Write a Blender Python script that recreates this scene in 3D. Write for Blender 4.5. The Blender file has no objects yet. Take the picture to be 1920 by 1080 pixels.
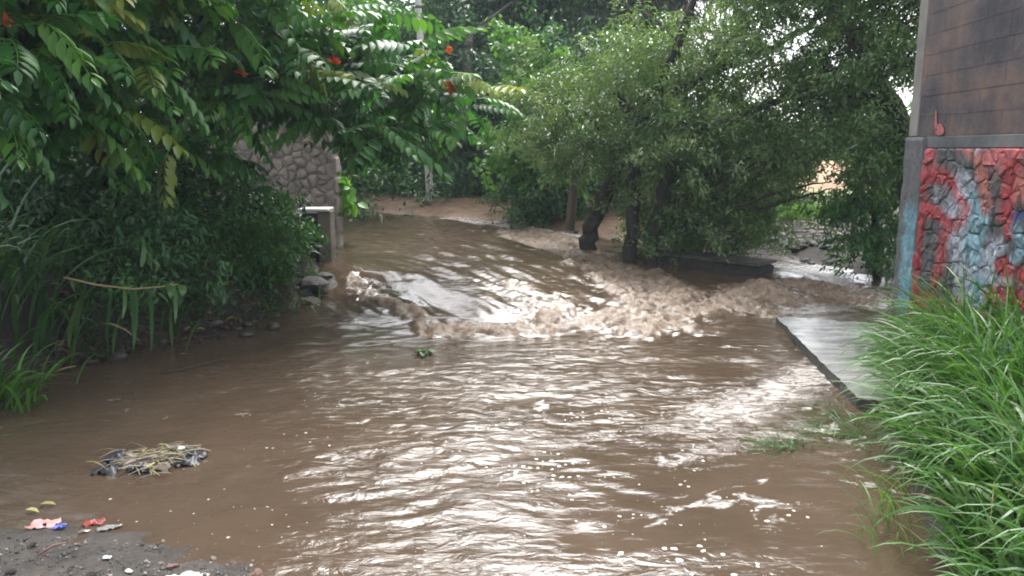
import bpy, math, random
import numpy as np
from mathutils import Vector, Matrix
rng = np.random.default_rng(7)
random.seed(7)
R = math.radians
S = bpy.context.scene
C = S.collection

# ------------------------------------------------------------------ camera, sky, sun, exposure
EYE, PITCH, FPX = 1.70, R(10.2), 1450.0          # eye height above the lower pool, downward pitch, focal length in 1920-px units
cd = bpy.data.cameras.new("camera"); cam = bpy.data.objects.new("camera", cd); C.objects.link(cam)
cam.location = (0, 0, EYE); cam.rotation_euler = (R(90) - PITCH, 0, 0)
cd.sensor_width = 36; cd.lens = 36 * FPX / 1920; cd.clip_start = .05; cd.clip_end = 1000
S.camera = cam
W = bpy.data.worlds.new("World"); S.world = W; W.use_nodes = True
wn = W.node_tree.nodes; wl = W.node_tree.links
bg = wn["Background"]
sky = wn.new("ShaderNodeTexSky"); sky.sky_type = 'NISHITA'; sky.sun_disc = False
SUN_EL, SUN_ROT = R(56), R(5)
sky.sun_elevation = SUN_EL; sky.sun_rotation = SUN_ROT
sky.air_density = 1.0; sky.dust_density = 3.0; sky.ozone_density = 1.0
hs = wn.new("ShaderNodeHueSaturation"); hs.inputs["Saturation"].default_value = .28
wl.new(sky.outputs[0], hs.inputs["Color"]); wl.new(hs.outputs[0], bg.inputs["Color"])
bg.inputs["Strength"].default_value = .145
sd = bpy.data.lights.new("sun", 'SUN'); sd.energy = 1.5; sd.angle = R(30); sd.color = (1, .97, .92)
sun = bpy.data.objects.new("sun", sd); C.objects.link(sun)
sdir = Vector((math.sin(SUN_ROT) * math.cos(SUN_EL), math.cos(SUN_ROT) * math.cos(SUN_EL), math.sin(SUN_EL)))
sun.rotation_euler = sdir.to_track_quat('Z', 'Y').to_euler(); sun.location = (0, 0, 30)
S.view_settings.view_transform = 'Standard'; S.view_settings.look = 'None'
S.view_settings.gamma = 1; S.view_settings.use_curve_mapping = False
S.view_settings.exposure = 1.95
S.render.engine = 'CYCLES'
S.cycles.max_bounces = 8; S.cycles.diffuse_bounces = 3; S.cycles.glossy_bounces = 3; S.cycles.transmission_bounces = 3; S.cycles.transparent_max_bounces = 4
S.cycles.volume_bounces = 0
S.cycles.use_denoising = True
S.cycles.filter_width = 1.9

# ------------------------------------------------------------------ pixel <-> world helpers (survey of the photograph)
cp, sp = math.cos(PITCH), math.sin(PITCH)
def ray(px, py):
    a = (px - 960) / FPX; b = (540 - py) / FPX
    return np.array([a, cp + b * sp, -sp + b * cp])          # y component forward, z up
def at_z(px, py, z):
    d = ray(px, py); t = (z - EYE) / d[2]
    return np.array([d[0] * t, d[1] * t, z])
def at_y(px, py, Y):
    d = ray(px, py); t = Y / d[1]
    return np.array([d[0] * t, Y, EYE + d[2] * t])
def proj(P):
    P = np.asarray(P, float).reshape(-1, 3)
    dz = P[:, 2] - EYE
    dep = P[:, 1] * cp - dz * sp; up = P[:, 1] * sp + dz * cp
    dep = np.where(np.abs(dep) < 1e-3, 1e-3, dep)
    return np.stack([960 + FPX * P[:, 0] / dep, 540 - FPX * up / dep, dep], 1)

# ------------------------------------------------------------------ noise and small geometry helpers
def _hash(ix, iy, seed):
    h = (ix.astype(np.int64) * 374761393 + iy.astype(np.int64) * 668265263 + seed * 1442695041) & 0xffffffff
    h = ((h ^ (h >> 13)) * 1274126177) & 0xffffffff
    return ((h ^ (h >> 16)) & 0xffff) / 65535.0
def perlin(x, y, seed=0):
    x = np.asarray(x, float); y = np.asarray(y, float)
    ix = np.floor(x); iy = np.floor(y); fx = x - ix; fy = y - iy
    u = fx * fx * fx * (fx * (fx * 6 - 15) + 10); v = fy * fy * fy * (fy * (fy * 6 - 15) + 10)
    def g(dx, dy):
        a = _hash(ix + dx, iy + dy, seed) * 2 * np.pi
        return np.cos(a) * (fx - dx) + np.sin(a) * (fy - dy)
    a = g(0, 0) * (1 - u) + g(1, 0) * u; b = g(0, 1) * (1 - u) + g(1, 1) * u
    return (a * (1 - v) + b * v) * 1.4
def fbm(x, y, seed=0, o=4, gain=.5):
    s = 0; a = 1; f = 1
    for k in range(o):
        s = s + a * perlin(x * f, y * f, seed + k * 17); a *= gain; f *= 2.03
    return s
def sstep(a, b, x):
    t = np.clip((x - a) / (b - a), 0, 1); return t * t * (3 - 2 * t)
def seg_dist(x, y, pts):
    d = np.full(np.shape(x), 1e9)
    for (ax, ay), (bx, by) in zip(pts[:-1], pts[1:]):
        vx, vy = bx - ax, by - ay
        t = np.clip(((x - ax) * vx + (y - ay) * vy) / (vx * vx + vy * vy + 1e-12), 0, 1)
        d = np.minimum(d, np.hypot(x - ax - t * vx, y - ay - t * vy))
    return d
def in_poly(x, y, poly):
    ins = np.zeros(np.shape(x), bool); n = len(poly)
    for i in range(n):
        x1, y1 = poly[i][:2]; x2, y2 = poly[(i + 1) % n][:2]
        c = ((y1 > y) != (y2 > y))
        ins ^= c & (x < (x2 - x1) * (y - y1) / (y2 - y1 + 1e-12) + x1)
    return ins
def closed(poly): return [tuple(p[:2]) for p in poly] + [tuple(poly[0][:2])]

def np_mesh(name, V, F, mats, smooth=True, tint=None, fcol=None, vcol=None):
    """V (n,3); F list of index tuples or an (m,k) array; tint/fcol per-face attributes; vcol per-vertex colour of the thing itself."""
    me = bpy.data.meshes.new(name)
    V = np.ascontiguousarray(V, dtype=np.float32)
    if isinstance(F, np.ndarray):
        m, k = F.shape
        me.vertices.add(len(V)); me.vertices.foreach_set("co", V.ravel())
        me.loops.add(m * k); me.loops.foreach_set("vertex_index", np.ascontiguousarray(F, dtype=np.int32).ravel())
        me.polygons.add(m); me.polygons.foreach_set("loop_start", np.arange(0, m * k, k, dtype=np.int32))
        me.update(calc_edges=True)
    else:
        me.from_pydata([tuple(map(float, v)) for v in V], [], [tuple(int(i) for i in f) for f in F]); me.update()
    if tint is not None:
        a = me.attributes.new("tint", 'FLOAT', 'FACE'); a.data.foreach_set("value", np.ascontiguousarray(tint, dtype=np.float32))
    if vcol is not None:
        for nm, arr in vcol.items():
            arr = np.ascontiguousarray(arr, dtype=np.float32)
            if arr.ndim == 1:
                a = me.attributes.new(nm, 'FLOAT', 'POINT'); a.data.foreach_set("value", arr)
            else:
                a = me.attributes.new(nm, 'FLOAT_COLOR', 'POINT'); a.data.foreach_set("color", np.hstack([arr, np.ones((len(arr), 1), np.float32)]).ravel())
    for mt in (mats if isinstance(mats, (list, tuple)) else [mats]): me.materials.append(mt)
    if smooth: me.polygons.foreach_set("use_smooth", np.ones(len(me.polygons), bool))
    return me
def link(name, me, parent=None, loc=None, label=None, cat=None, group=None, kind=None):
    o = bpy.data.objects.new(name, me); C.objects.link(o)
    if parent: o.parent = parent
    if loc is not None: o.location = loc
    return tag(o, label, cat, group, kind)
def tag(o, label=None, cat=None, group=None, kind=None):
    if label: o["label"] = label
    if cat: o["category"] = cat
    if group: o["group"] = group
    if kind: o["kind"] = kind
    return o
def thing(name, label, cat, loc=(0, 0, 0), group=None):
    return link(name, None, None, loc, label, cat, group)
class MB:
    """collects shapes in world coordinates for one mesh"""
    def __init__(s): s.V = []; s.F = []
    def add(s, V, F):
        o = len(s.V); s.V += [tuple(map(float, v)) for v in V]; s.F += [tuple(i + o for i in f) for f in F]; return s
    def box(s, c, h, rot=None, bev=0.0, jit=0.0):
        cx, hx = np.array(c, float), np.array(h, float)
        vs = []
        fs = []
        if bev <= 0:
            for k in range(8):
                vs.append([(1 if k & 1 else -1) * hx[0], (1 if k & 2 else -1) * hx[1], (1 if k & 4 else -1) * hx[2]])
            fs = [(0, 2, 3, 1), (4, 5, 7, 6), (0, 1, 5, 4), (2, 6, 7, 3), (0, 4, 6, 2), (1, 3, 7, 5)]
        else:
            import bmesh
            bm = bmesh.new(); bmesh.ops.create_cube(bm, size=2)
            for v in bm.verts: v.co = Vector((v.co.x * hx[0], v.co.y * hx[1], v.co.z * hx[2]))
            bmesh.ops.bevel(bm, geom=list(bm.edges), offset=bev, segments=1, affect='EDGES')
            vs = [tuple(v.co) for v in bm.verts]; fs = [tuple(v.index for v in f.verts) for f in bm.faces]; bm.free()
        vs = np.array(vs)
        if jit: vs = vs + rng.normal(0, jit, vs.shape)
        if rot is not None: vs = vs @ np.array(rot).T
        return s.add(vs + cx, fs)
    def tube(s, pts, rad, n=8, cap=True, wob=0.0):
        pts = np.array(pts, float); m = len(pts)
        rad = np.array(rad, float) if np.ndim(rad) else np.full(m, rad)
        T = np.gradient(pts, axis=0); T /= np.linalg.norm(T, axis=1)[:, None] + 1e-9
        a = np.array([.31, .87, .2]) if abs(T[0][2]) > .8 else np.array([0, 0, 1.])
        V = []
        nrm = np.cross(T[0], a); nrm /= np.linalg.norm(nrm)
        for i in range(m):
            nrm = nrm - T[i] * nrm.dot(T[i]); nrm /= np.linalg.norm(nrm) + 1e-9
            b = np.cross(T[i], nrm)
            for k in range(n):
                t = 2 * np.pi * k / n
                r = rad[i] * (1 + (rng.normal(0, wob) if wob else 0))
                V.append(pts[i] + (nrm * math.cos(t) + b * math.sin(t)) * r)
        F = [(i * n + k, i * n + (k + 1) % n, (i + 1) * n + (k + 1) % n, (i + 1) * n + k) for i in range(m - 1) for k in range(n)]
        if cap:
            F.append(tuple(range(n - 1, -1, -1))); F.append(tuple((m - 1) * n + k for k in range(n)))
        return s.add(V, F)
    def build(s, name, mat, parent=None, smooth=True, origin=(0, 0, 0), **kw):
        V = np.array(s.V) - np.array(origin)
        return link(name, np_mesh(name, V, s.F, mat, smooth), parent, None, **kw)

# ------------------------------------------------------------------ materials
def new_mat(name):
    m = bpy.data.materials.new(name); m.use_nodes = True
    nt = m.node_tree; return m, nt.nodes, nt.links, nt.nodes["Principled BSDF"]
def ramp(n, l, src, stops, interp='LINEAR'):
    r = n.new("ShaderNodeValToRGB"); r.color_ramp.interpolation = interp
    while len(r.color_ramp.elements) < len(stops): r.color_ramp.elements.new(.5)
    for e, (p, c) in zip(r.color_ramp.elements, stops):
        e.position = p; e.color = (*c, 1) if len(c) == 3 else c
    l.new(src, r.inputs[0]); return r
def noise(n, l, scale, detail=4, rough=.55, vec=None, dist=0):
    t = n.new("ShaderNodeTexNoise"); t.inputs["Scale"].default_value = scale; t.inputs["Detail"].default_value = detail
    t.inputs["Roughness"].default_value = rough; t.inputs["Distortion"].default_value = dist
    if vec is not None: l.new(vec, t.inputs["Vector"])
    return t
def mapping(n, l, scale=(1, 1, 1), rot=(0, 0, 0), src="Object"):
    tc = n.new("ShaderNodeTexCoord"); mp = n.new("ShaderNodeMapping")
    mp.inputs["Scale"].default_value = scale; mp.inputs["Rotation"].default_value = rot
    l.new(tc.outputs[src], mp.inputs["Vector"]); return mp.outputs[0]
def geo_pos(n): return n.new("ShaderNodeNewGeometry").outputs["Position"]
def mixc(n, l, fac, a, b, mode='MIX'):
    m = n.new("ShaderNodeMix"); m.data_type = 'RGBA'; m.blend_type = mode
    for sock, v in ((m.inputs[0], fac), (m.inputs[6], a), (m.inputs[7], b)):
        if isinstance(v, (int, float)): sock.default_value = v
        elif isinstance(v, tuple): sock.default_value = (*v, 1)
        else: l.new(v, sock)
    return m.outputs[2]
def math_(n, l, op, a, b=None, clamp=False):
    m = n.new("ShaderNodeMath"); m.operation = op; m.use_clamp = clamp
    for i, v in enumerate((a, b)):
        if v is None: continue
        if isinstance(v, (int, float)): m.inputs[i].default_value = v
        else: l.new(v, m.inputs[i])
    return m.outputs[0]
def attr(n, name):
    a = n.new("ShaderNodeAttribute"); a.attribute_name = name; return a
def bump(n, l, h, strength, dist, bsdf):
    b = n.new("ShaderNodeBump"); b.inputs["Strength"].default_value = strength; b.inputs["Distance"].default_value = dist
    l.new(h, b.inputs["Height"]); l.new(b.outputs[0], bsdf.inputs["Normal"])

def leaf_mat(name, lo, mid, hi, rough=.38, trans=.28, spec=.5):
    m, n, l, b = new_mat(name)
    oi = n.new("ShaderNodeObjectInfo")
    t = math_(n, l, 'ADD', attr(n, "tint").outputs["Fac"], math_(n, l, 'MULTIPLY', math_(n, l, 'SUBTRACT', oi.outputs["Random"], .5), .6), True)
    r = ramp(n, l, t, [(0, lo), (.55, mid), (1, hi)])
    nz = noise(n, l, 9, 3, .6, geo_pos(n))
    col = mixc(n, l, math_(n, l, 'MULTIPLY', nz.outputs["Fac"], .3), r.outputs[0], tuple(.6 * c for c in lo))
    l.new(col, b.inputs["Base Color"]); b.inputs["Roughness"].default_value = rough; b.inputs["Specular IOR Level"].default_value = spec
    tr = n.new("ShaderNodeBsdfTranslucent")
    l.new(mixc(n, l, 1.0, col, (1.25, 1.3, .55), 'MULTIPLY'), tr.inputs["Color"])
    mx = n.new("ShaderNodeMixShader"); mx.inputs[0].default_value = trans
    l.new(b.outputs[0], mx.inputs[1]); l.new(tr.outputs[0], mx.inputs[2]); l.new(mx.outputs[0], n["Material Output"].inputs["Surface"])
    return m
def plain(name, c1, c2, rough=.7, scale=12, bscale=30, bstr=.4, bdist=.01, spec=.4, stretch=(1, 1, 1), src="Object"):
    m, n, l, b = new_mat(name)
    v = mapping(n, l, stretch, src=src)
    r = ramp(n, l, noise(n, l, scale, 5, .6, v).outputs["Fac"], [(.3, c1), (.7, c2)])
    l.new(r.outputs[0], b.inputs["Base Color"]); b.inputs["Roughness"].default_value = rough; b.inputs["Specular IOR Level"].default_value = spec
    bump(n, l, noise(n, l, bscale, 4, .6, v).outputs["Fac"], bstr, bdist, b)
    return m

M = {}
M['tulip'] = leaf_mat("tulip_leaf", (.022, .095, .022), (.045, .16, .032), (.13, .29, .05), .42, .32)
M['tulip_yellow'] = leaf_mat("tulip_leaf_yellow", (.12, .19, .03), (.2, .27, .04), (.3, .3, .06), .4, .3)
M['willow'] = leaf_mat("willow_leaf", (.045, .115, .03), (.09, .18, .05), (.21, .3, .12), .34, .32, .6)
M['bright'] = leaf_mat("bright_leaf", (.07, .2, .03), (.13, .31, .05), (.22, .42, .08), .45, .34)
M['dark'] = leaf_mat("dark_leaf", (.022, .075, .026), (.042, .125, .04), (.1, .2, .06), .5, .28)
M['mid'] = leaf_mat("mid_leaf", (.03, .1, .028), (.056, .16, .042), (.13, .25, .065), .46, .3)
M['grey'] = leaf_mat("grey_needle", (.1, .115, .105), (.14, .155, .14), (.19, .205, .185), .6, .2)
M['grass'] = leaf_mat("grass_blade", (.035, .115, .02), (.07, .175, .035), (.15, .28, .07), .42, .34)
M['cane'] = leaf_mat("cane_blade", (.025, .075, .025), (.05, .13, .04), (.12, .21, .08), .38, .28)
M['dry'] = plain("dry_stem", (.17, .13, .06), (.32, .26, .13), .8, 8, 40)
M['bark_dark'] = plain("bark_dark", (.018, .015, .013), (.05, .042, .034), .9, 9, 14, .8, .03, stretch=(1, 1, .25))
M['bark_grey'] = plain("bark_grey", (.09, .075, .06), (.19, .16, .13), .9, 7, 14, .8, .03, stretch=(1, 1, .25))
M['twig'] = plain("twig", (.03, .026, .02), (.07, .06, .045), .85, 10, 20)
M['flower'] = leaf_mat("orange_flower", (.6, .07, .015), (.75, .12, .03), (.8, .2, .05), .5, .3)

def rust_concrete(name, c1, c2, c3, rough=.8, wet=0, streak=.3, big=1.1):
    m, n, l, b = new_mat(name)
    v = geo_pos(n)
    r = ramp(n, l, noise(n, l, big, 7, .68, v).outputs["Fac"], [(.38, c1), (.5, c2), (.62, c3)])
    mp = n.new("ShaderNodeMapping"); mp.inputs["Scale"].default_value = (5, 5, 1.2); l.new(v, mp.inputs["Vector"])
    st = ramp(n, l, noise(n, l, 1.0, 5, .65, mp.outputs[0]).outputs["Fac"], [(.42, (0, 0, 0)), (.75, (1, 1, 1))])
    col = mixc(n, l, math_(n, l, 'MULTIPLY', st.outputs[0], streak), r.outputs[0], tuple(c * .5 for c in c1))
    l.new(col, b.inputs["Base Color"]); b.inputs["Roughness"].default_value = rough
    bump(n, l, noise(n, l, 45, 5, .65, v).outputs["Fac"], .5, .008, b)
    return m
M['block'] = rust_concrete("stained_block", (.032, .03, .04), (.09, .07, .072), (.17, .105, .08), streak=.5, big=1.6)
M['mortar'] = rust_concrete("mortar", (.035, .032, .036), (.06, .05, .046), (.085, .065, .055))
M['beam'] = rust_concrete("grey_beam", (.06, .066, .072), (.11, .116, .122), (.17, .165, .16))
M['column'] = rust_concrete("column_concrete", (.16, .15, .14), (.24, .22, .2), (.3, .28, .26))
M['pillar'] = rust_concrete("pillar_concrete", (.09, .075, .06), (.19, .155, .13), (.27, .23, .2))
M['white'] = plain("white_plaster", (.6, .6, .58), (.8, .8, .79), .6, 6)
M['rubble_stone'] = plain("rubble_stone", (.15, .125, .11), (.36, .305, .265), .85, 5, 18, .7, .02, src="Object")
def paint_mat():
    m, n, l, b = new_mat("painted_rubble")
    nz = noise(n, l, 26, 5, .65, geo_pos(n))
    f = ramp(n, l, nz.outputs["Fac"], [(.38, (0, 0, 0)), (.68, (1, 1, 1))])
    col = mixc(n, l, math_(n, l, 'MULTIPLY', f.outputs[0], .75), attr(n, "paint").outputs["Color"], (.085, .08, .082))
    l.new(col, b.inputs["Base Color"]); b.inputs["Roughness"].default_value = .95; b.inputs["Specular IOR Level"].default_value = .1
    bump(n, l, noise(n, l, 40, 5, .7, geo_pos(n)).outputs["Fac"], .8, .012, b)
    return m
M['paint'] = paint_mat()
def slab_mat():
    m, n, l, b = new_mat("wet_slab")
    v = geo_pos(n)
    mp = n.new("ShaderNodeMapping"); mp.inputs["Scale"].default_value = (1.3, 7, 1); mp.inputs["Rotation"].default_value = (0, 0, R(28)); l.new(v, mp.inputs["Vector"])
    st = noise(n, l, 1.6, 5, .6, mp.outputs[0])
    r = ramp(n, l, st.outputs["Fac"], [(.36, (.13, .13, .13)), (.55, (.27, .27, .265)), (.75, (.38, .38, .37))])
    l.new(r.outputs[0], b.inputs["Base Color"])
    rr = ramp(n, l, st.outputs["Fac"], [(.35, (.32, .32, .32)), (.55, (.05, .05, .05))]); l.new(rr.outputs[0], b.inputs["Roughness"])
    b.inputs["Specular IOR Level"].default_value = .8
    bump(n, l, st.outputs["Fac"], .35, .02, b)
    return m
M['slab'] = slab_mat()
def ground_mat():
    m, n, l, b = new_mat("ground")
    v = geo_pos(n)
    a = attr(n, "soil").outputs["Color"]
    nz = noise(n, l, 5, 7, .68, v)
    f = ramp(n, l, nz.outputs["Fac"], [(.3, (.45, .45, .45)), (.7, (1.45, 1.4, 1.35))])
    l.new(mixc(n, l, 1.0, a, f.outputs[0], 'MULTIPLY'), b.inputs["Base Color"])
    w = attr(n, "wet").outputs["Fac"]
    rr = n.new("ShaderNodeMapRange"); rr.inputs[3].default_value = .85; rr.inputs[4].default_value = .22; l.new(w, rr.inputs[0]); l.new(rr.outputs[0], b.inputs["Roughness"])
    bump(n, l, noise(n, l, 22, 6, .7, v).outputs["Fac"], .9, .03, b)
    return m
M['ground'] = ground_mat()
def water_mat():
    m, n, l, b = new_mat("muddy_water")
    v = geo_pos(n)
    foam, churn, dots = (attr(n, k).outputs["Fac"] for k in ("foam", "churn", "dots"))
    big = noise(n, l, .9, 4, .6, v)
    base = ramp(n, l, big.outputs["Fac"], [(.3, (.055, .038, .026)), (.7, (.086, .06, .042))]).outputs[0]
    # tan froth of churned water
    mpf = n.new('ShaderNodeMapping'); mpf.inputs['Rotation'].default_value = (0, 0, R(58)); mpf.inputs['Scale'].default_value = (.6, 1.25, 1); l.new(v, mpf.inputs['Vector'])
    fz = noise(n, l, 14, 7, .66, mpf.outputs[0], 1.3)
    froth = ramp(n, l, fz.outputs["Fac"], [(.3, (.085, .056, .036)), (.47, (.165, .115, .076)), (.6, (.25, .18, .125)), (.76, (.38, .3, .23))]).outputs[0]
    cf = math_(n, l, 'MULTIPLY', churn, ramp(n, l, fz.outputs["Fac"], [(.22, (.15,) * 3), (.5, (1,) * 3)]).outputs[0], True)
    col = mixc(n, l, cf, base, froth)
    # white foam, torn into lace
    mp = n.new("ShaderNodeMapping"); mp.inputs["Scale"].default_value = (1, 1.7, 1); mp.inputs["Rotation"].default_value = (0, 0, R(-25)); l.new(v, mp.inputs["Vector"])
    lz = noise(n, l, 6.5, 9, .74, mp.outputs[0], 1.6)
    thr = math_(n, l, 'ADD', lz.outputs["Fac"], math_(n, l, 'MULTIPLY', foam, .345))
    lace = ramp(n, l, thr, [(.76, (0,) * 3), (.94, (1,) * 3)]).outputs[0]
    # specks of foam
    vo = n.new("ShaderNodeTexVoronoi"); vo.inputs["Scale"].default_value = 25.0; vo.inputs["Randomness"].default_value = 1
    wv = noise(n, l, 30, 3, .6, v)
    va = n.new("ShaderNodeVectorMath"); va.operation = 'MULTIPLY_ADD'; l.new(wv.outputs["Color"], va.inputs[0]); va.inputs[1].default_value = (.03,) * 3; l.new(v, va.inputs[2])
    l.new(va.outputs[0], vo.inputs["Vector"])
    sep = n.new("ShaderNodeSeparateColor"); l.new(vo.outputs["Color"], sep.inputs[0])
    rad = math_(n, l, 'MULTIPLY', math_(n, l, 'POWER', sep.outputs[0], 1.8), .35)
    dd = math_(n, l, 'SUBTRACT', math_(n, l, 'MULTIPLY', rad, dots), vo.outputs["Distance"])
    dot = ramp(n, l, math_(n, l, 'MULTIPLY', dd, 14.0), [(0, (0,) * 3), (.6, (1,) * 3)]).outputs[0]
    white = math_(n, l, 'MAXIMUM', lace, dot, True)
    col = mixc(n, l, math_(n, l, 'MULTIPLY', white, .85), col, (.62, .58, .54))
    l.new(col, b.inputs["Base Color"])
    rg = math_(n, l, 'ADD', .045, math_(n, l, 'MAXIMUM', math_(n, l, 'MULTIPLY', white, .5), math_(n, l, 'MULTIPLY', cf, .5)), True)
    l.new(rg, b.inputs["Roughness"]); b.inputs["IOR"].default_value = 1.44; b.inputs["Specular IOR Level"].default_value = .5
    mp2 = n.new("ShaderNodeMapping"); mp2.inputs["Scale"].default_value = (.8, 1.6, 1); l.new(v, mp2.inputs["Vector"])
    rip = noise(n, l, 9, 5, .55, mp2.outputs[0], .8)
    h = math_(n, l, 'ADD', math_(n, l, 'MULTIPLY', rip.outputs["Fac"], attr(n, "rip").outputs["Fac"]), math_(n, l, 'ADD', math_(n, l, 'MULTIPLY', white, .12), math_(n, l, 'MULTIPLY', math_(n, l, 'MULTIPLY', fz.outputs["Fac"], churn), .45)))
    bump(n, l, h, .55, .06, b)
    return m
M['water'] = water_mat()
def scrap(name, c, rough=.5): return plain(name, tuple(.75 * k for k in c), c, rough, 14, 30, .3)

# ------------------------------------------------------------------ the lie of the land
def pz(pts): return [at_z(x, y, z)[:2] for x, y, z in pts]
WATER_POLY = pz([(-260, 930, 0), (60, 972, 0), (180, 985, 0), (320, 1012, 0), (490, 1034, 0), (590, 1080, 0), (700, 1250, 0), (1000, 1500, 0)]) + \
    [np.array([1.2, 1.2]), np.array([1.75, 2.4])] + pz([(1745, 1080, 0), (1690, 960, 0), (1665, 860, 0), (1625, 790, 0)]) + \
    [np.array([2.35, 4.6]), np.array([2.6, 5.2]), np.array([3.25, 5.6]), np.array([3.5, 6.9]), np.array([8.0, 7.1]), np.array([13, 7.6]), np.array([13, 9.6])] + \
    pz([(1700, 528, 0.060), (1600, 517, 0.075), (1530, 500, 0.075), (1480, 484, 0.075), (1410, 480, 0.090), (1260, 478, 0.113), (1150, 455, 0.150), (1060, 436, 0.225), (960, 418, 0.300), (850, 410, 0.315), (740, 402, 0.338), (640, 398, 0.338), (560, 398, 0.338)]) + \
    [np.array([-2.55, 9.9])] + pz([(622, 545, 0), (570, 588, 0), (480, 606, 0), (390, 630, 0), (290, 655, 0), (180, 672, 0), (110, 700, 0), (30, 745, 0), (-120, 790, 0)])
WP = [tuple(map(float, p)) for p in WATER_POLY]

# water surface: (px, py, z) read off the photograph, blended smoothly
WZ = [(x, y, 0) for x, y in [(0, 800), (300, 700), (520, 630), (600, 580), (300, 1000), (800, 1080), (1400, 1080), (800, 800), (1300, 800), (1100, 700), (700, 650), (950, 660), (1500, 700), (1600, 900), (560, 700), (100, 950), (450, 850), (1650, 620), (1350, 640)]]
WZ += [(640, 578, 0), (690, 602, 0), (760, 622, 0), (850, 640, 0), (648, 530, .34), (690, 556, .24), (740, 574, .15), (795, 590, .09), (950, 632, 0), (1060, 622, .0), (1180, 605, .02), (1280, 590, .04), (1400, 585, .04), (1550, 580, .04)]
WZ += [(600, 470, .42), (640, 478, .42), (700, 484, .42), (760, 496, .40), (810, 512, .36), (870, 530, .31), (930, 548, .24), (1000, 566, .19), (1090, 580, .14), (1180, 586, .09)]
WZ += [(650, 440, .45), (720, 450, .45), (800, 470, .44), (640, 410, .46), (760, 415, .46), (900, 500, .40), (980, 525, .33), (1060, 548, .25), (1130, 568, .17)]
WZ += [(830, 436, .46), (900, 452, .46), (960, 470, .44), (1020, 492, .40), (1080, 520, .33), (1130, 546, .25), (1180, 574, .13)]
WZ += [(850, 416, .42), (900, 424, .38), (960, 434, .30), (1020, 452, .22), (1060, 468, .19), (1110, 488, .15), (1150, 508, .12), (1200, 535, .08), (1240, 560, .06), (1060, 438, .28), (1120, 460, .2), (1010, 432, .33)]
WZ += [(1250, 510, .12), (1320, 520, .1), (1420, 500, .12), (1500, 500, .12), (1600, 530, .1), (1660, 550, .08), (1450, 545, .1), (1350, 550, .08)]
WC = np.array([at_z(px, py, .75 * z) for px, py, z in WZ])
def water_base(x, y):
    num = np.zeros_like(x); den = np.zeros_like(x)
    for cx, cy, cz in WC:
        d2 = (x - cx) ** 2 + (y - cy) ** 2
        w = np.exp(-d2 / (2 * .34 ** 2)) + 1e-3 / (1 + d2) ** 3
        num += w * cz; den += w
    return num / den
def pl(px, z): return [tuple(at_z(a, b, z)[:2]) for a, b in px]
FOOT = pl([(648, 552), (700, 575), (760, 597), (850, 627), (950, 624), (1050, 612), (1200, 600)], .02)
CHUTE = pl([(985, 450), (1050, 472), (1120, 505), (1200, 545), (1290, 560)], .085)
MID = pl([(1190, 600), (1290, 575), (1380, 565), (1480, 545), (1600, 552)], .06)
SHEETFOAM = pl([(960, 555), (1040, 572), (1130, 585)], .13)
HUMP = pl([(1425, 540), (1500, 532)], .08)
WHITE = [(pl([(1560, 690), (1470, 725), (1400, 760), (1330, 785)], 0), .42, 1.0), (pl([(1330, 785), (1240, 805), (1120, 820), (1010, 840)], 0), .22, .72), (pl([(1480, 800), (1380, 835), (1250, 865)], 0), .22, .75),
         (pl([(850, 420), (930, 428), (1000, 432), (1080, 442)], .2), .34, 1.7), (pl([(1430, 492), (1520, 505), (1640, 560)], .1), .4, 1.1), (pl([(1000, 850), (900, 920), (980, 960)], 0), .35, .5),  # right channel path: white water and bright sky reflection, both painted as foam
         (pl([(950, 640), (1100, 650), (1200, 690)], 0), .35, .6), (pl([(1150, 600), (1060, 610)], .02), .2, .75), (pl([(1400, 940), (1510, 945)], 0), .08, .75), (pl([(640, 620), (800, 700), (900, 740)], 0), .5, .42)]

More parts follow.
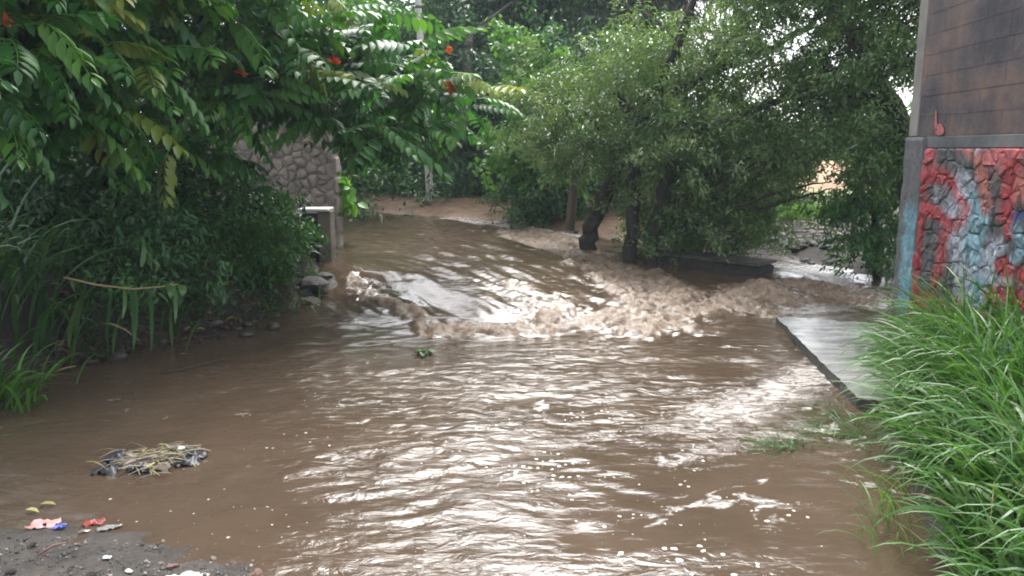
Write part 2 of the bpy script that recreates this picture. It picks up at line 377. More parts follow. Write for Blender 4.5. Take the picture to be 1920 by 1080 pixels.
def build_water():
    ys = np.concatenate([np.arange(1.2, 4.2, .022), np.arange(4.2, 11, .03), np.arange(11, 20.5, .05)]); xs = np.arange(-6.0, 9.0, .03)
    X, Y = np.meshgrid(xs, ys); nx, ny = len(xs), len(ys)
    x, y = X.ravel(), Y.ravel()
    z = water_base(x, y)
    jx = x + .22 * fbm(x * 1.7, y * 1.7, 81, 3); jy = y + .3 * fbm(x * 1.7 + 5, y * 1.7, 83, 3)
    churn = np.maximum.reduce([(1 - sstep(.04, .17, seg_dist(jx, jy, FOOT) - .16 * sstep(-1.2, .3, x))), 1 - sstep(.3, .85, seg_dist(jx, jy, CHUTE)), .9 * (1 - sstep(.15, .8, seg_dist(jx, jy, MID))), .5 * (1 - sstep(.1, .55, seg_dist(jx, jy, SHEETFOAM)))])
    rag = fbm(x * 2.3 + 4, y * 2.3, 71, 4, .6)
    churn = np.clip(churn * (1.05 + .75 * rag), 0, 1) * sstep(-.75, -.1, rag + .9 * churn - .35)
    pool = 1 - sstep(.02, .08, z)
    up = sstep(.15, .22, z)
    far = sstep(9.5, 12, y)
    # pool: wind-blown and current ripples
    wx = x + .25 * fbm(x * .7, y * .7, 3, 3); wy = y + .25 * fbm(x * .7 + 9, y * .7, 5, 3)
    gust = np.clip(.75 + .9 * fbm(x * .55, y * .8, 13, 3), .25, 1.5)
    sw =   .014 * fbm(wx * 1.1 + .3 * wy, wy * 1.9 - .35 * wx, 11, 3, .5)
    rp = .008 * (1 - 2 * np.abs(perlin(wx * 2.2 + wy * .8, wy * 4.6 - wx * .9, 23))) + .0055 * gust * perlin(wx * 5.0, wy * 9.5, 29) + .003 * gust * perlin(wx * 11, wy * 19, 31)
    calm = .42 + .58 * sstep(-2.6, -1.2, x) ; calm = calm * (1 - .5 * sstep(.15, .9, x) * (1 - sstep(3.8, 4.8, y)))
    z = z + pool * calm * (sw + rp * 1.05) * (.55 + .45 * sstep(2.6, 4.2, y))
    # sheet: streaks drawn out along the flow
    ca, sa = math.cos(R(-58)), math.sin(R(-58))
    u = x * ca + y * sa + .2 * fbm(x, y, 40, 2); v = -x * sa + y * ca
    st = .022 * fbm(u * .9, v * 4.2, 41, 4, .6) + .010 * perlin(u * 2.4, v * 8, 45)
    glass = np.exp(-(seg_dist(x, y, pl([(650, 510), (720, 540), (790, 562)], .18)) / .6) ** 2)
    z = z + (1 - pool) * st * (1 - .6 * glass) * (1 - .4 * churn)
    # churned water: boiling lumps
    wq = .12 * fbm(x * 3, y * 3, 57, 3); bl = np.abs(fbm((x + wq) * 3.0, (y - wq) * 3.6, 51, 5, .62)); b2 = np.abs(perlin((x + wq) * 8, (y + wq) * 9, 61))
    z = z + churn * (.085 * (.5 - bl) + .075 * (.4 - b2) + .02 * np.abs(perlin(x * 17, y * 17, 63)) - .01)
    z = z + .07 * np.exp(-(seg_dist(x, y, HUMP) / .3) ** 2) * (1 + .6 * perlin(x * 5, y * 5, 77)) + .03 * np.exp(-(seg_dist(x, y, FOOT) / .16) ** 2) * (1 + rag)
    z = z + .02 * (1 - sstep(.3, .9, seg_dist(x, y, MID))) * fbm(x * 5, y * 5, 66, 3)
    foam = np.zeros_like(x)
    for pth, r, s in WHITE: foam = np.maximum(foam, s * np.exp(-(seg_dist(x, y, pth) / r) ** 2))
    rid = 1 - np.abs(fbm(wx * 1.0 + .5 * wy, wy * 2.0 - .4 * wx, 121, 4, .55)); reg = sstep(-.25, .4, fbm(x * .6, y * .9, 125, 3)) * (.55 + .45 * sstep(-1.6, -.4, x)) * pool * sstep(2.8, 3.6, y)
    foam = np.maximum(foam, 1.2 * sstep(.86, .99, rid) * reg)
    foam = np.clip(foam - .5 * sstep(.5, 1, churn) , 0, 1) * (1 - .8 * glass)
    dts = sstep(-.35, .35, fbm(x * 2.2, y * 2.2, 87, 3)) * np.clip(1.3 * np.exp(-(seg_dist(x, y, pl([(1060, 840), (1220, 920), (1280, 1010)], 0)) / .8) ** 2) + .5 * np.exp(-(seg_dist(x, y, pl([(250, 940), (500, 960), (560, 760)], 0)) / .6) ** 2) + .1, 0, 1.2)
    rip = pool * calm * gust * .55 + .25 * (1 - glass) * (1 - pool)
    i = np.arange(ny - 1)[:, None] * nx + np.arange(nx - 1)[None]
    F = np.stack([i, i + 1, i + nx + 1, i + nx], -1).reshape(-1, 4)
    keep = in_poly(x, y, WP) | (seg_dist(x, y, closed(WP)) < .35)
    F = F[keep[F].any(1)]
    me = np_mesh("flood_water", np.stack([x, y, z], 1), F, M['water'], True, vcol={"foam": foam, "churn": churn, "dots": dts, "rip": rip})
    # outflow of the pool beyond the frame's near side and to the right is the same sheet
    return link("flood_water", me, kind="structure", label="brown flood water pouring over the crossing into the pool")
build_water()

def ground_z(x, y):
    x = np.asarray(x, float); y = np.asarray(y, float)
    d = seg_dist(x, y, closed(WP)); ins = in_poly(x, y, WP)
    d = np.where(ins, -d, d)
    d = d + (.10 * fbm(x * 2.2, y * 2.2, 93, 4) + .03 * perlin(x * 9, y * 9, 94)) * (1 - sstep(8, 9, y))
    far = sstep(9.5, 14, y)
    left = sstep(-1.8, -2.6, x) if False else np.clip((-1.9 - x) / .8, 0, 1) * sstep(4.4, 5.4, y) * (1 - sstep(13, 15, y))
    near = (1 - sstep(3.0, 4.5, y)) * (x < 1.4)
    right = sstep(1.6, 2.2, x) * (1 - sstep(6.6, 7.4, y))
    rise = .10 + .10 * far + .5 * left + .1 * right
    back = np.clip((y - 16.6) / 2.6, 0, 1) * .17 + np.clip((y - 19.3) / 30, 0, 3) * .5
    rr = sstep(3, 6, x) * sstep(9.5, 11, y)
    rise = rise + rr * (.10 + .16 * sstep(11.5, 13.5, y))
    h0 = np.where(y > 9, water_base(x, y), 0) * .8
    h = h0 + rise * sstep(0, .55, d) + back * sstep(0, 2, d) + .25 * left * sstep(.5, 2, d)
    h = np.where(near > .01, h * (1 - near) + near * (.02 * sstep(-.1, .4, d) + .05 * sstep(.4, 1.8, d)), h)
    under = -.3 * sstep(0, .5, -d)
    bumpy = .05 * fbm(x * 1.3, y * 1.3, 91, 4) * sstep(.1, .8, d) * (1 - .8 * near) + .012 * fbm(x * 7, y * 7, 95, 3) * (1 - .3 * near)
    return np.where(d > 0, h, under + np.minimum(water_base(x, y) , .0) ) + bumpy * .8 - .004
def gz(x, y): return float(ground_z(np.array([x]), np.array([y]))[0])

def build_ground():
    xs = np.concatenate([-np.geomspace(7, 400, 26)[::-1], np.arange(-6.9, 9.01, .06), np.geomspace(9.2, 400, 26)])
    ys = np.concatenate([-np.geomspace(1, 300, 16)[::-1], np.arange(-.8, 22, .06), np.geomspace(22.2, 600, 34)])
    X, Y = np.meshgrid(xs, ys); nx, ny = len(xs), len(ys); x, y = X.ravel(), Y.ravel()
    z = ground_z(x, y)
    z = np.where(np.hypot(x, y) > 60, np.minimum(z, 1.4), z)
    d = seg_dist(x, y, closed(WP)); near = 1 - sstep(3.4, 4.8, y)
    nz = fbm(x * .8, y * .8, 99, 4)[:, None]
    mud = np.array([.05, .043, .037]); soil = np.array([.026, .02, .016]); tan = np.array([.2, .125, .075]); grass = np.array([.07, .11, .035]); field = np.array([.34, .2, .1])
    far = sstep(11, 14.2, y) * (1 - sstep(2.0, 2.8, x)); far = far[:, None]
    col = soil * (1 - far) + tan * far
    col = col * (1 - near[:, None]) + mud * near[:, None]
    ng = (sstep(2.2, 3, x) * sstep(13.9, 15, y + .6 * nz[:, 0]) * (1 - sstep(20, 21, y)))[:, None]
    col = col * (1 - ng) + np.array([.19, .165, .125]) * ng
    g2 = (sstep(2.2, 3, x) * sstep(15.6, 16.4, y) * (1 - sstep(18.2, 19, y)))[:, None]
    col = col * (1 - g2) + np.array([.16, .22, .07]) * g2
    fd = (sstep(3, 5, x) * sstep(18.2, 19, y))[:, None]; col = col * (1 - fd) + field * fd
    gl = ((1 - sstep(-3.5, -2.8, x)) * sstep(6, 8, y))[:, None] * .6; col = col * (1 - gl) + np.array([.03, .045, .02]) * gl
    fg = (sstep(19.4, 20.4, y + .4 * nz[:, 0]) * (1 - sstep(2, 3, x)) * sstep(-2.9, -2.2, x))[:, None]; col = col * (1 - fg) + np.array([.05, .08, .03]) * fg
    col = np.clip(col * (1 + .35 * nz), .01, .6)
    wet = (1 - .85 * sstep(2.5, 3.5, x) * sstep(9, 10, y)) * np.clip(near * .9 + (1 - sstep(.1, .5, d)) * .7, 0, 1)
    i = np.arange(ny - 1)[:, None] * nx + np.arange(nx - 1)[None]
    F = np.stack([i, i + 1, i + nx + 1, i + nx], -1).reshape(-1, 4)
    link("ground", np_mesh("ground", np.stack([x, y, z], 1), F, M['ground'], True, vcol={"soil": col, "wet": wet}), kind="structure")
build_ground()
def on_ground(px, py):
    d = ray(px, py); t = np.linspace(2.0, 40, 1500) / d[1]; P = np.array([0, 0, EYE]) + d[None] * t[:, None]
    k = np.argmax(P[:, 2] < ground_z(P[:, 0], P[:, 1])); return P[k]

# ------------------------------------------------------------------ foliage machinery
LEAF2 = (np.array([(0, 0, 0), (.45, .5, .1), (1, 0, -.06), (.45, -.5, .1)]), np.array([(0, 3, 2), (0, 2, 1)]))
LEAF6 = (np.array([(0, 0, 0), (.3, .42, .07), (.7, .36, .03), (1, 0, -.16), (.7, -.36, .03), (.3, -.42, .07), (.35, 0, 0), (.72, 0, -.05)]),
         np.array([(0, 6, 1), (6, 7, 2), (6, 2, 1), (7, 3, 2), (0, 5, 6), (5, 4, 6), (4, 7, 6), (4, 3, 7)]))
def unit(v): return v / (np.linalg.norm(v, axis=-1, keepdims=True) + 1e-9)
def leaves(P, D, N, L, Wd, tpl):
    """many leaves at once: P base, D along, N up hint"""
    D = unit(D); Sd = unit(np.cross(N, D)); Nn = np.cross(D, Sd)
    tv, tf = tpl; k = len(tv)
    V = P[:, None] + D[:, None] * (tv[None, :, 0:1] * L[:, None, None]) + Sd[:, None] * (tv[None, :, 1:2] * Wd[:, None, None]) + Nn[:, None] * (tv[None, :, 2:3] * L[:, None, None])
    F = tf[None] + (np.arange(len(P)) * k)[:, None, None]
    return V.reshape(-1, 3), F.reshape(-1, 3), len(tf)
def poly_sample(poly, n, holes=()):
    P = np.array(poly, float); lo, hi = P.min(0), P.max(0); out = np.zeros((0, 2))
    while len(out) < n:
        q = rng.uniform(lo, hi, (n * 3, 2)); k = in_poly(q[:, 0], q[:, 1], poly)
        for hx, hy, hr in holes: k &= np.hypot(q[:, 0] - hx, q[:, 1] - hy) > hr
        out = np.vstack([out, q[k]])
    return out[:n]
def crown_points(poly, n, depth, half, edge=90, holes=()):
    """points inside the crown: full depth in its middle, thin at its rim; depth may be a function of the pixel x"""
    q = poly_sample(poly, n, holes)
    e = seg_dist(q[:, 0], q[:, 1], closed(poly))
    h = half * np.sqrt(np.clip(e / edge, .08, 1))
    dep = depth(q[:, 0], q[:, 1]) if callable(depth) else depth
    Y = dep + rng.uniform(-1, 1, n) * h
    a = (q[:, 0] - 960) / FPX; b = (540 - q[:, 1]) / FPX
    dy = cp + b * sp; t = Y / dy
    return np.stack([a * t, Y, EYE + (-sp + b * cp) * t], 1)
def twig_leaves(T, per, spread, L, Wd, tpl, droop=.3, ltint=.15, out=None):
    """bunches of leaves round twig points T"""
    n = len(T)
    ax = rng.normal(0, 1, (n, 3)); ax[:, 2] = ax[:, 2] * .5 - droop
    if out is not None: ax = ax * .6 + unit(T - out) * .8
    ax = unit(ax)
    s = rng.uniform(0, 1, (n, per, 1)); j = rng.normal(0, .16, (n, per, 3))
    P = T[:, None] + ax[:, None] * s * spread + j * spread
    D = ax[:, None] * .7 + rng.normal(0, .55, (n, per, 3)); D[..., 2] -= droop * .7
    N = rng.normal(0, .5, (n, per, 3)) + np.array([0, -.25, 1.0])
    Ls = L * rng.uniform(.6, 1.25, (n, per)); ws = Wd * rng.uniform(.7, 1.2, (n, per))
    tint = np.clip((rng.uniform(.15, .8, (n, 1)) + rng.normal(0, ltint, (n, per))), 0, 1)
    V, F, k = leaves(P.reshape(-1, 3), D.reshape(-1, 3), N.reshape(-1, 3), Ls.ravel(), ws.ravel(), tpl)
    return V, F, np.repeat(tint.ravel(), k)
def curve(a, b, sag=.0, n=7, wob=.06):
    a, b = np.array(a, float), np.array(b, float); t = np.linspace(0, 1, n)[:, None]
    L = np.linalg.norm(b - a); p = a + (b - a) * t
    p[:, 2] += sag * np.sin(t[:, 0] * np.pi) * L
    w = rng.normal(0, wob * L / 3, (n, 3)); w[0] = 0; w[-1] = 0
    return p + w
def tree(name, label, cat, polys, depth, half, n, per, spread, L, Wd, leaf, trunks, bark, tpl=LEAF2, droop=.3, holes=(), limbs=16, base=None, group=None, ltint=.15, edge=90, limb_r=.03, crown_name="crown"):
    """trunks: lists of (px, py, Y, radius); polys: crown outline(s) in survey pixels at the given distance"""
    o = base if base is not None else (np.array(at_y(*trunks[0][0][:3])) if trunks else crown_points(polys[0], 1, depth, 0)[0])
    t = thing(name, label, cat, tuple(o), group)
    VV, FF, TT, pts = [], [], [], []; off = 0
    for poly in polys:
        m_ = n // len(polys); K = max(6, m_ // 22)
        Cc = crown_points(poly, K, depth, half, edge, holes); T = Cc[rng.integers(0, K, m_)] + rng.normal(0, 1, (m_, 3)) * spread * np.array([.85, .85, .6])
        qd = proj(T); okk = np.ones(m_, bool)
        for hx, hy, hr in holes: okk &= np.hypot(qd[:, 0] - hx, qd[:, 1] - hy) > hr * .8
        T = T[okk]; pts.append(T)
        V, F, ti = twig_leaves(T, per, spread, L, Wd, tpl, droop, ltint)
        VV.append(V - o); FF.append(F + off); TT.append(ti); off += len(V)
    me = np_mesh(crown_name, np.vstack(VV), np.vstack(FF), leaf, False, np.concatenate(TT))
    link(crown_name, me, t, kind="stuff")
    axis = []
    for k, tr in enumerate(trunks):
        P = np.array([at_y(a, b, y) for a, b, y, r in tr]); rad = [r for *_, r in tr]
        g = gz(P[0][0], P[0][1])
        if k == 0 or abs(P[0][2] - g) < .5:
            P = np.vstack([P[0] + [0, 0, min(0, g - P[0][2]) - .3], P]); rad = [rad[0] * 1.3] + rad
        tt = np.linspace(0, len(P) - 1, len(P) * 4); PP = np.stack([np.interp(tt, np.arange(len(P)), P[:, i]) for i in range(3)], 1)
        rr = np.interp(tt, np.arange(len(P)), rad)
        PP[1:-1] += rng.normal(0, .02, PP[1:-1].shape); axis.append(PP[len(PP) // 3:])
        MB().tube(PP, rr, 9, wob=.06).build("trunk", bark, t, origin=o)
    if axis:
        ax = np.vstack(axis); tp = np.vstack(pts)
        for q in tp[rng.choice(len(tp), min(limbs, len(tp)), False)]:
            dd = np.linalg.norm(ax - q, axis=1) + .6 * np.maximum(0, ax[:, 2] - q[2]); a = ax[np.argmin(dd)]
            c = curve(a, q, .08)
            MB().tube(c, np.linspace(limb_r * (.5 + .25 * np.linalg.norm(q - a)), .006, len(c)), 5).build("limb", bark, t, origin=o)
    return t
def trees():
    # --- far background, beyond the crossing
    bg = "dark trees closing the far side"
    tree("broadleaf_tree", "dark tree behind the utility pole, first of the far row beside the track", "tree", [[(560, 120), (660, 60), (720, 10), (810, -15), (840, 0), (850, 180), (830, 300), (760, 340), (660, 330), (600, 250)]], 21.6, 1.8, 420, 70, 1.0, .19, .08, M['mid'], [[(700, 372, 21.5, .2), (705, 200, 21.5, .16), (690, 0, 21.3, .1)]], M['bark_dark'], LEAF2, group=bg, limb_r=.03)
    tree("broadleaf_tree", "dark tree with a pale grey trunk just right of the utility pole", "tree", [[(760, -15), (900, -15), (980, -15), (1000, 40), (990, 240), (960, 330), (890, 320), (830, 240), (780, 60)]], 21.4, 1.7, 420, 70, .95, .17, .075, M['dark'], [[(856, 372, 21.3, .24), (858, 320, 21.3, .2), (868, 250, 19.4, .17), (880, 60, 19.4, .1)], [(850, 372, 21.3, .12), (835, 330, 21.3, .1), (822, 290, 19.4, .06)]], M['bark_grey'], LEAF2, group=bg, limb_r=.03)
    tree("broadleaf_tree", "dark tree between the pale trunk and the bright green leaning tree", "tree", [[(900, -25), (1040, -25), (1110, -25), (1090, 100), (1050, 330), (960, 350), (930, 260), (920, 60)]], 21.8, 1.6, 360, 66, 1.0, .18, .08, M['mid'], [[(960, 370, 21.8, .2), (970, 180, 21.8, .16), (985, -60, 21.8, .09)]], M['bark_dark'], LEAF2, group=bg)
    tree("feathery_tree", "soft grey needle-leaved tree rising behind the willow", "tree", [[(1035, -300), (1110, -480), (1230, -560), (1370, -500), (1440, -250), (1420, -20), (1390, 100), (1280, 170), (1120, 190), (1050, 150)]], 21, 1.6, 1700, 36, .6, .3, .012, M['grey'], [[(1190, 380, 21, .22), (1195, 150, 21, .17), (1210, -420, 21, .08)]], M['bark_grey'], LEAF2, droop=.9)
    tree("broadleaf_tree", "dark tree in the shade directly behind the willow trunks", "tree", [[(1030, 120), (1180, 60), (1330, 80), (1450, 180), (1440, 330), (1390, 400), (1240, 420), (1080, 400), (1020, 300)]], 17, 1.2, 420, 64, .8, .14, .055, M['dark'], [[(1250, 420, 17, .18), (1240, 250, 17, .13), (1230, 120, 17, .07)]], M['bark_dark'], LEAF2, group=bg)
    tree("broadleaf_tree", "dark tall tree above the track, behind the orange-flowered tree", "tree", [[(250, -300), (400, -300), (470, -60), (540, 30), (570, 150), (660, 230), (660, 330), (560, 300), (420, 230), (300, 100)]], 15.5, 1.3, 380, 64, .85, .16, .065, M['mid'], [[(520, 400, 15.5, .2), (520, 200, 15.5, .16), (500, -60, 15.5, .09)]], M['bark_dark'], LEAF2, group=bg)
    tree("broadleaf_tree", "dark spreading tree on the left bank behind the tall cane grass", "tree", [[(-260, -500), (100, -560), (380, -480), (470, -200), (470, 150), (440, 300), (250, 380), (0, 380), (-260, 350)]], 11.5, 1.2, 1200, 30, .45, .12, .05, M['dark'], [[(150, 480, 11.5, .2), (160, 200, 11.5, .16), (190, -100, 11.5, .09)]], M['bark_dark'], LEAF2, group=bg)
    far = "trees far off beyond the field"
    for k, (px, Y, lab) in enumerate([(760, 30, "far dark tree seen at the end of the dirt track"), (930, 32, "far dark tree behind the bright green leaning tree"), (1130, 33, "far dark tree behind the feathery grey tree"), (620, 27, "far dark tree behind the stone wall corner")]):
        tree("broadleaf_tree", lab, "tree", [[(px - 150, 330), (px - 140, 100), (px - 90, -20), (px, -70), (px + 90, -20), (px + 140, 110), (px + 140, 340)]], Y, 1.6, 420, 24, .9, .34, .16, M['dark'], [[(px, 345, Y, .25), (px, 100, Y, .15)]], M['bark_dark'], LEAF2, limbs=6, group=far)
    for k, (px, Y, h, lab) in enumerate([(1420, 44, 235, "low green tree left of the far orange field"), (1640, 42, 225, "low green tree right of the far orange field"), (1530, 60, 272, "small distant tree line clump behind the orange field")]):
        tree("round_tree", lab, "tree", [[(px - 110, 318), (px - 100, h + 30), (px - 40, h), (px + 50, h), (px + 110, h + 35), (px + 110, 318)]], Y, 2.2, 260, 22, 1.0, .4, .2, M['mid'], [[(px, 318, Y, .2), (px, 280, Y, .12)]], M['bark_dark'], LEAF2, limbs=4, group=far)
    # --- bright green climber-clad tree left of the willow
    tree("bright_green_tree", "slim bright green round-leaved tree left of the willow", "tree", [[(985, 70), (1030, 60), (1060, 120), (1075, 230), (1060, 330), (1040, 392), (985, 390), (968, 350), (975, 310), (940, 280), (950, 200), (965, 150)]], 15.3, .6, 330, 20, .34, .13, .095, M['bright'], [[(1010, 405, 15.4, .08), (1005, 280, 15.4, .06), (1010, 120, 15.4, .035)]], M['bark_dark'], LEAF6, droop=.5, edge=40)
    # --- the willow in the middle
    dep = lambda x, y: np.interp(x, [1000, 1200, 1330, 1500], [12.3, 11.6, 10.9, 10.6])
    cr4 = [(1040, 250), (1100, 230), (1180, 250), (1220, 330), (1210, 420), (1150, 400), (1090, 330), (1050, 330)]
    cr1 = [(1015, 190), (1060, 140), (1125, 95), (1200, 40), (1255, 55), (1300, 95), (1350, 60), (1390, -40), (1420, -260), (1300, -330), (1560, -360), (1620, -200), (1560, -60), (1480, 20), (1465, 80), (1475, 150), (1500, 250), (1475, 330), (1430, 300), (1400, 250), (1300, 260), (1240, 200), (1180, 230), (1130, 240), (1070, 250), (1035, 265), (1020, 240)]
    cr2 = [(1200, 235), (1290, 240), (1390, 240), (1480, 290), (1470, 350), (1435, 420), (1400, 415), (1370, 440), (1310, 450), (1270, 465), (1240, 430), (1215, 370), (1200, 310)]
    cr3 = [(1000, 180), (1080, 120), (1200, 55), (1290, 100), (1300, 230), (1200, 290), (1040, 290)]
    holes = [(1505, 50, 28), (1486, 84, 22), (1535, 28, 20), (1565, 115, 20), (1540, 350, 60), (1490, 372, 45)]
    cr5 = [(1400, -60), (1480, -120), (1600, -100), (1660, 0), (1640, 160), (1560, 230), (1480, 240), (1420, 160)]
    w = tree("willow_tree", "wide willow with dark slanting trunks and small silvery leaves, mid-stream", "tree", [cr1, cr2, cr3, cr2, cr1, cr5], dep, 1.1, 2300, 48, .36, .098, .028, M['willow'],
         [[(1105, 460, 11.9, .13), (1112, 420, 11.9, .12), (1125, 390, 11.8, .115), (1165, 300, 11.6, .105), (1215, 200, 11.5, .09), (1260, 120, 11.3, .08), (1300, 0, 11, .05)],
          [(1178, 500, 11.2, .1), (1186, 420, 11.2, .1), (1190, 330, 11.3, .08), (1180, 220, 11.4, .08), (1150, 150, 11.5, .04)],
          [(1222, 505, 11.0, .09), (1226, 430, 11.0, .085), (1250, 330, 10.9, .075), (1300, 250, 10.7, .07), (1400, 215, 10.5, .05), (1470, 180, 10.4, .035), (1500, 140, 10.4, .02)],
          [(1215, 200, 11.5, .08), (1330, 140, 11.1, .06), (1430, 95, 10.8, .05), (1520, 45, 10.6, .04), (1600, -20, 10.5, .03)],
          [(1165, 300, 11.6, .09), (1130, 240, 11.8, .07), (1080, 200, 12.1, .04)]],
         M['bark_dark'], LEAF2, .25, holes, 46, limb_r=.02, edge=60, ltint=.12)
    o = np.array(w.location)
    for pts in [[(1290, 350, 10.7), (1360, 310, 10.3), (1420, 290, 10.1), (1460, 282, 10.0)], [(1300, 370, 10.7), (1380, 320, 10.3), (1440, 300, 10.0), (1465, 285, 9.9)], [(1400, 350, 10.2), (1440, 310, 10.0), (1460, 290, 9.95)], [(1380, 385, 10.3), (1480, 355, 10.0), (1560, 340, 9.9)], [(1420, 395, 10.3), (1500, 370, 10.0), (1560, 352, 9.9)]]:
        c = np.array([at_y(*p) for p in pts]); tt = np.linspace(0, len(c) - 1, 10); c = np.stack([np.interp(tt, np.arange(len(c)), c[:, i]) for i in range(3)], 1) + rng.normal(0, .012, (10, 3))
        MB().tube(c, np.linspace(.03, .008, 10), 6).build("branch", M['bark_dark'], w, origin=o, label="bare drooping dark branch")
    MB().tube([at_y(1068, 432, 12.6), at_y(1076, 350, 12.6), at_y(1090, 250, 12.5)], [.085, .075, .05], 9, wob=.06).build("trunk", M['bark_grey'], w, origin=o, label="slim pale brown trunk")
    # --- tree beside the graffiti wall
    hol = [(1505, 52, 30), (1540, 25, 20), (1565, 118, 20), (1615, 90, 20), (1488, 88, 20), (1540, 350, 80), (1490, 372, 70), (1545, 415, 55)]
    d2 = lambda x, y: np.interp(x, [1450, 1600, 1720, 1850], [10.4, 9.6, 8.9, 8.3])
    tree("shade_tree", "dense green tree leaning against the far end of the graffiti wall", "tree", [[(1490, -300), (1650, -420), (1850, -360), (1900, -120), (1855, 0), (1770, 60), (1720, 130), (1705, 260), (1690, 380), (1660, 440), (1590, 400), (1560, 330), (1500, 330), (1480, 230), (1500, 130), (1540, 60)]], d2, .75, 1700, 36, .28, .075, .026, M['willow'],
         [[(1712, 520, 8.9, .12), (1705, 400, 8.9, .11), (1700, 300, 8.9, .1), (1690, 215, 8.9, .09), (1640, 130, 9.2, .07), (1580, 60, 9.5, .05), (1545, -40, 9.6, .035)], [(1690, 215, 8.9, .06), (1600, 175, 9.4, .045), (1560, 130, 9.6, .04), (1500, 165, 10, .025)], [(1700, 280, 8.9, .05), (1600, 240, 9.4, .035), (1540, 200, 9.8, .02)]], M['bark_dark'], LEAF2, .3, hol, 40, limb_r=.018, edge=60)
    tree("leafy_shrub", "dark green shrub at the water between the rubble bank and the wall", "shrub", [[(1560, 330), (1640, 300), (1700, 320), (1700, 510), (1650, 490), (1590, 470), (1590, 420), (1545, 390)]], 9.9, .5, 330, 26, .25, .08, .03, M['mid'], [[(1650, 520, 9.9, .06), (1640, 400, 9.9, .04)]], M['bark_dark'], LEAF2, .5, limbs=10)
    # --- undergrowth
    ug = "low shrubs along the far edge of the track"
    for lab, (x0, x1, y0, y1, Y, mt) in {"low dark shrub at the mouth of the dirt track": (668, 760, 270, 368, 19.6, 'dark'), "low green shrub at the foot of the utility pole": (740, 850, 310, 376, 19.1, 'mid'), "dark shrub between the pale trunk and the bright tree": (860, 985, 300, 378, 18.9, 'dark'), "dark shrub on the far bank left of the willow trunks": (980, 1080, 330, 410, 14.8, 'dark'), "dark shrub behind the bare dirt mound": (900, 1000, 230, 360, 20.0, 'mid')}.items():
        tree("leafy_shrub", lab, "shrub", [[(x0, y1), (x0 + 5, (y0 + y1) / 2), ((x0 + x1) / 2 - 15, y0), ((x0 + x1) / 2 + 20, y0 + 6), (x1 - 4, (y0 + y1) / 2 + 8), (x1, y1)]], Y, .6, 150, 24, .35, .13, .05, M[mt], [[((x0 + x1) / 2, y1 + 2, Y, .03), ((x0 + x1) / 2, (y0 + y1) / 2, Y, .02)]], M['twig'], LEAF2, .3, limbs=6, group=ug)
    lb = "undergrowth shrubs on the left bank"
    for lab, (poly, Y, mt, n) in {"dark leafy undergrowth under the orange-flowered tree, by its trunk": ([(190, 330), (300, 290), (430, 300), (450, 400), (440, 500), (330, 520), (200, 500)], 8.3, 'dark', 420), "dark undergrowth behind the cane grass": ([(-100, 250), (60, 240), (200, 260), (230, 400), (210, 540), (60, 560), (-100, 560)], 7.4, 'dark', 480), "leafy shrub in front of the stone wall, left of the concrete pillar": ([(420, 330), (470, 350), (470, 395), (490, 410), (490, 470), (490, 520), (470, 520), (420, 430)], 8.7, 'mid', 330)}.items():
        tree("leafy_shrub", lab, "shrub", [poly], Y, .5, n, 26, .3, .1, .04, M[mt], [[(np.mean([p[0] for p in poly]), max(p[1] for p in poly), Y, .03), (np.mean([p[0] for p in poly]), np.mean([p[1] for p in poly]), Y, .02)]], M['twig'], LEAF2, .5, limbs=12, group=lb)
    for lab, (poly, Y, mt, n) in {"dark shrub low on the left bank above the bent cane": ([(120, 440), (200, 400), (330, 420), (360, 500), (300, 545), (150, 550)], 7.0, 'dark', 170), "leafy green shrub spilling down the left bank toward the pillar": ([(330, 430), (430, 410), (470, 450), (490, 520), (470, 550), (420, 555), (350, 540)], 8.1, 'mid', 240)}.items():
        tree("leafy_shrub", lab, "shrub", [poly], Y, .35, n, 26, .26, .09, .032, M[mt], [[(np.mean([p[0] for p in poly]), max(p[1] for p in poly), Y, .02), (np.mean([p[0] for p in poly]), np.mean([p[1] for p in poly]), Y, .012)]], M['twig'], LEAF2, .5, limbs=8, group=lb)
    # --- broad leaved plant beside the stone wall corner: every leaf a part
    o = np.array(at_y(640, 400, 11.4)); t = thing("broadleaf_plant", "bright green broad-leaved climber at the corner of the stone wall", "plant", tuple(o))
    LV, LF, _ = leaves(np.zeros((1, 3)), np.array([[1., 0, 0]]), np.array([[0, 0, 1.]]), np.ones(1), np.array([.8]), LEAF6)
    lm = np_mesh("leaf", LV, LF, M['bright'], False, np.full(len(LF), .55))
    q = crown_points([(622, 300), (640, 320), (662, 345), (675, 385), (650, 400), (622, 398), (615, 350)], 120, 11.3, .3, 20)
    for p in q:
        ob = link("leaf", lm, t, Vector(p - o)); ob.rotation_euler = (rng.normal(0, .5), rng.uniform(.1, 1.2), rng.uniform(0, 6.28)); s = rng.uniform(.1, .19); ob.scale = (s, s, s)
    for k in range(6):
        MB().tube(curve(o, q[k * 7], .1), np.linspace(.012, .004, 7), 5).build("stem", M['twig'], t, origin=o)
trees()


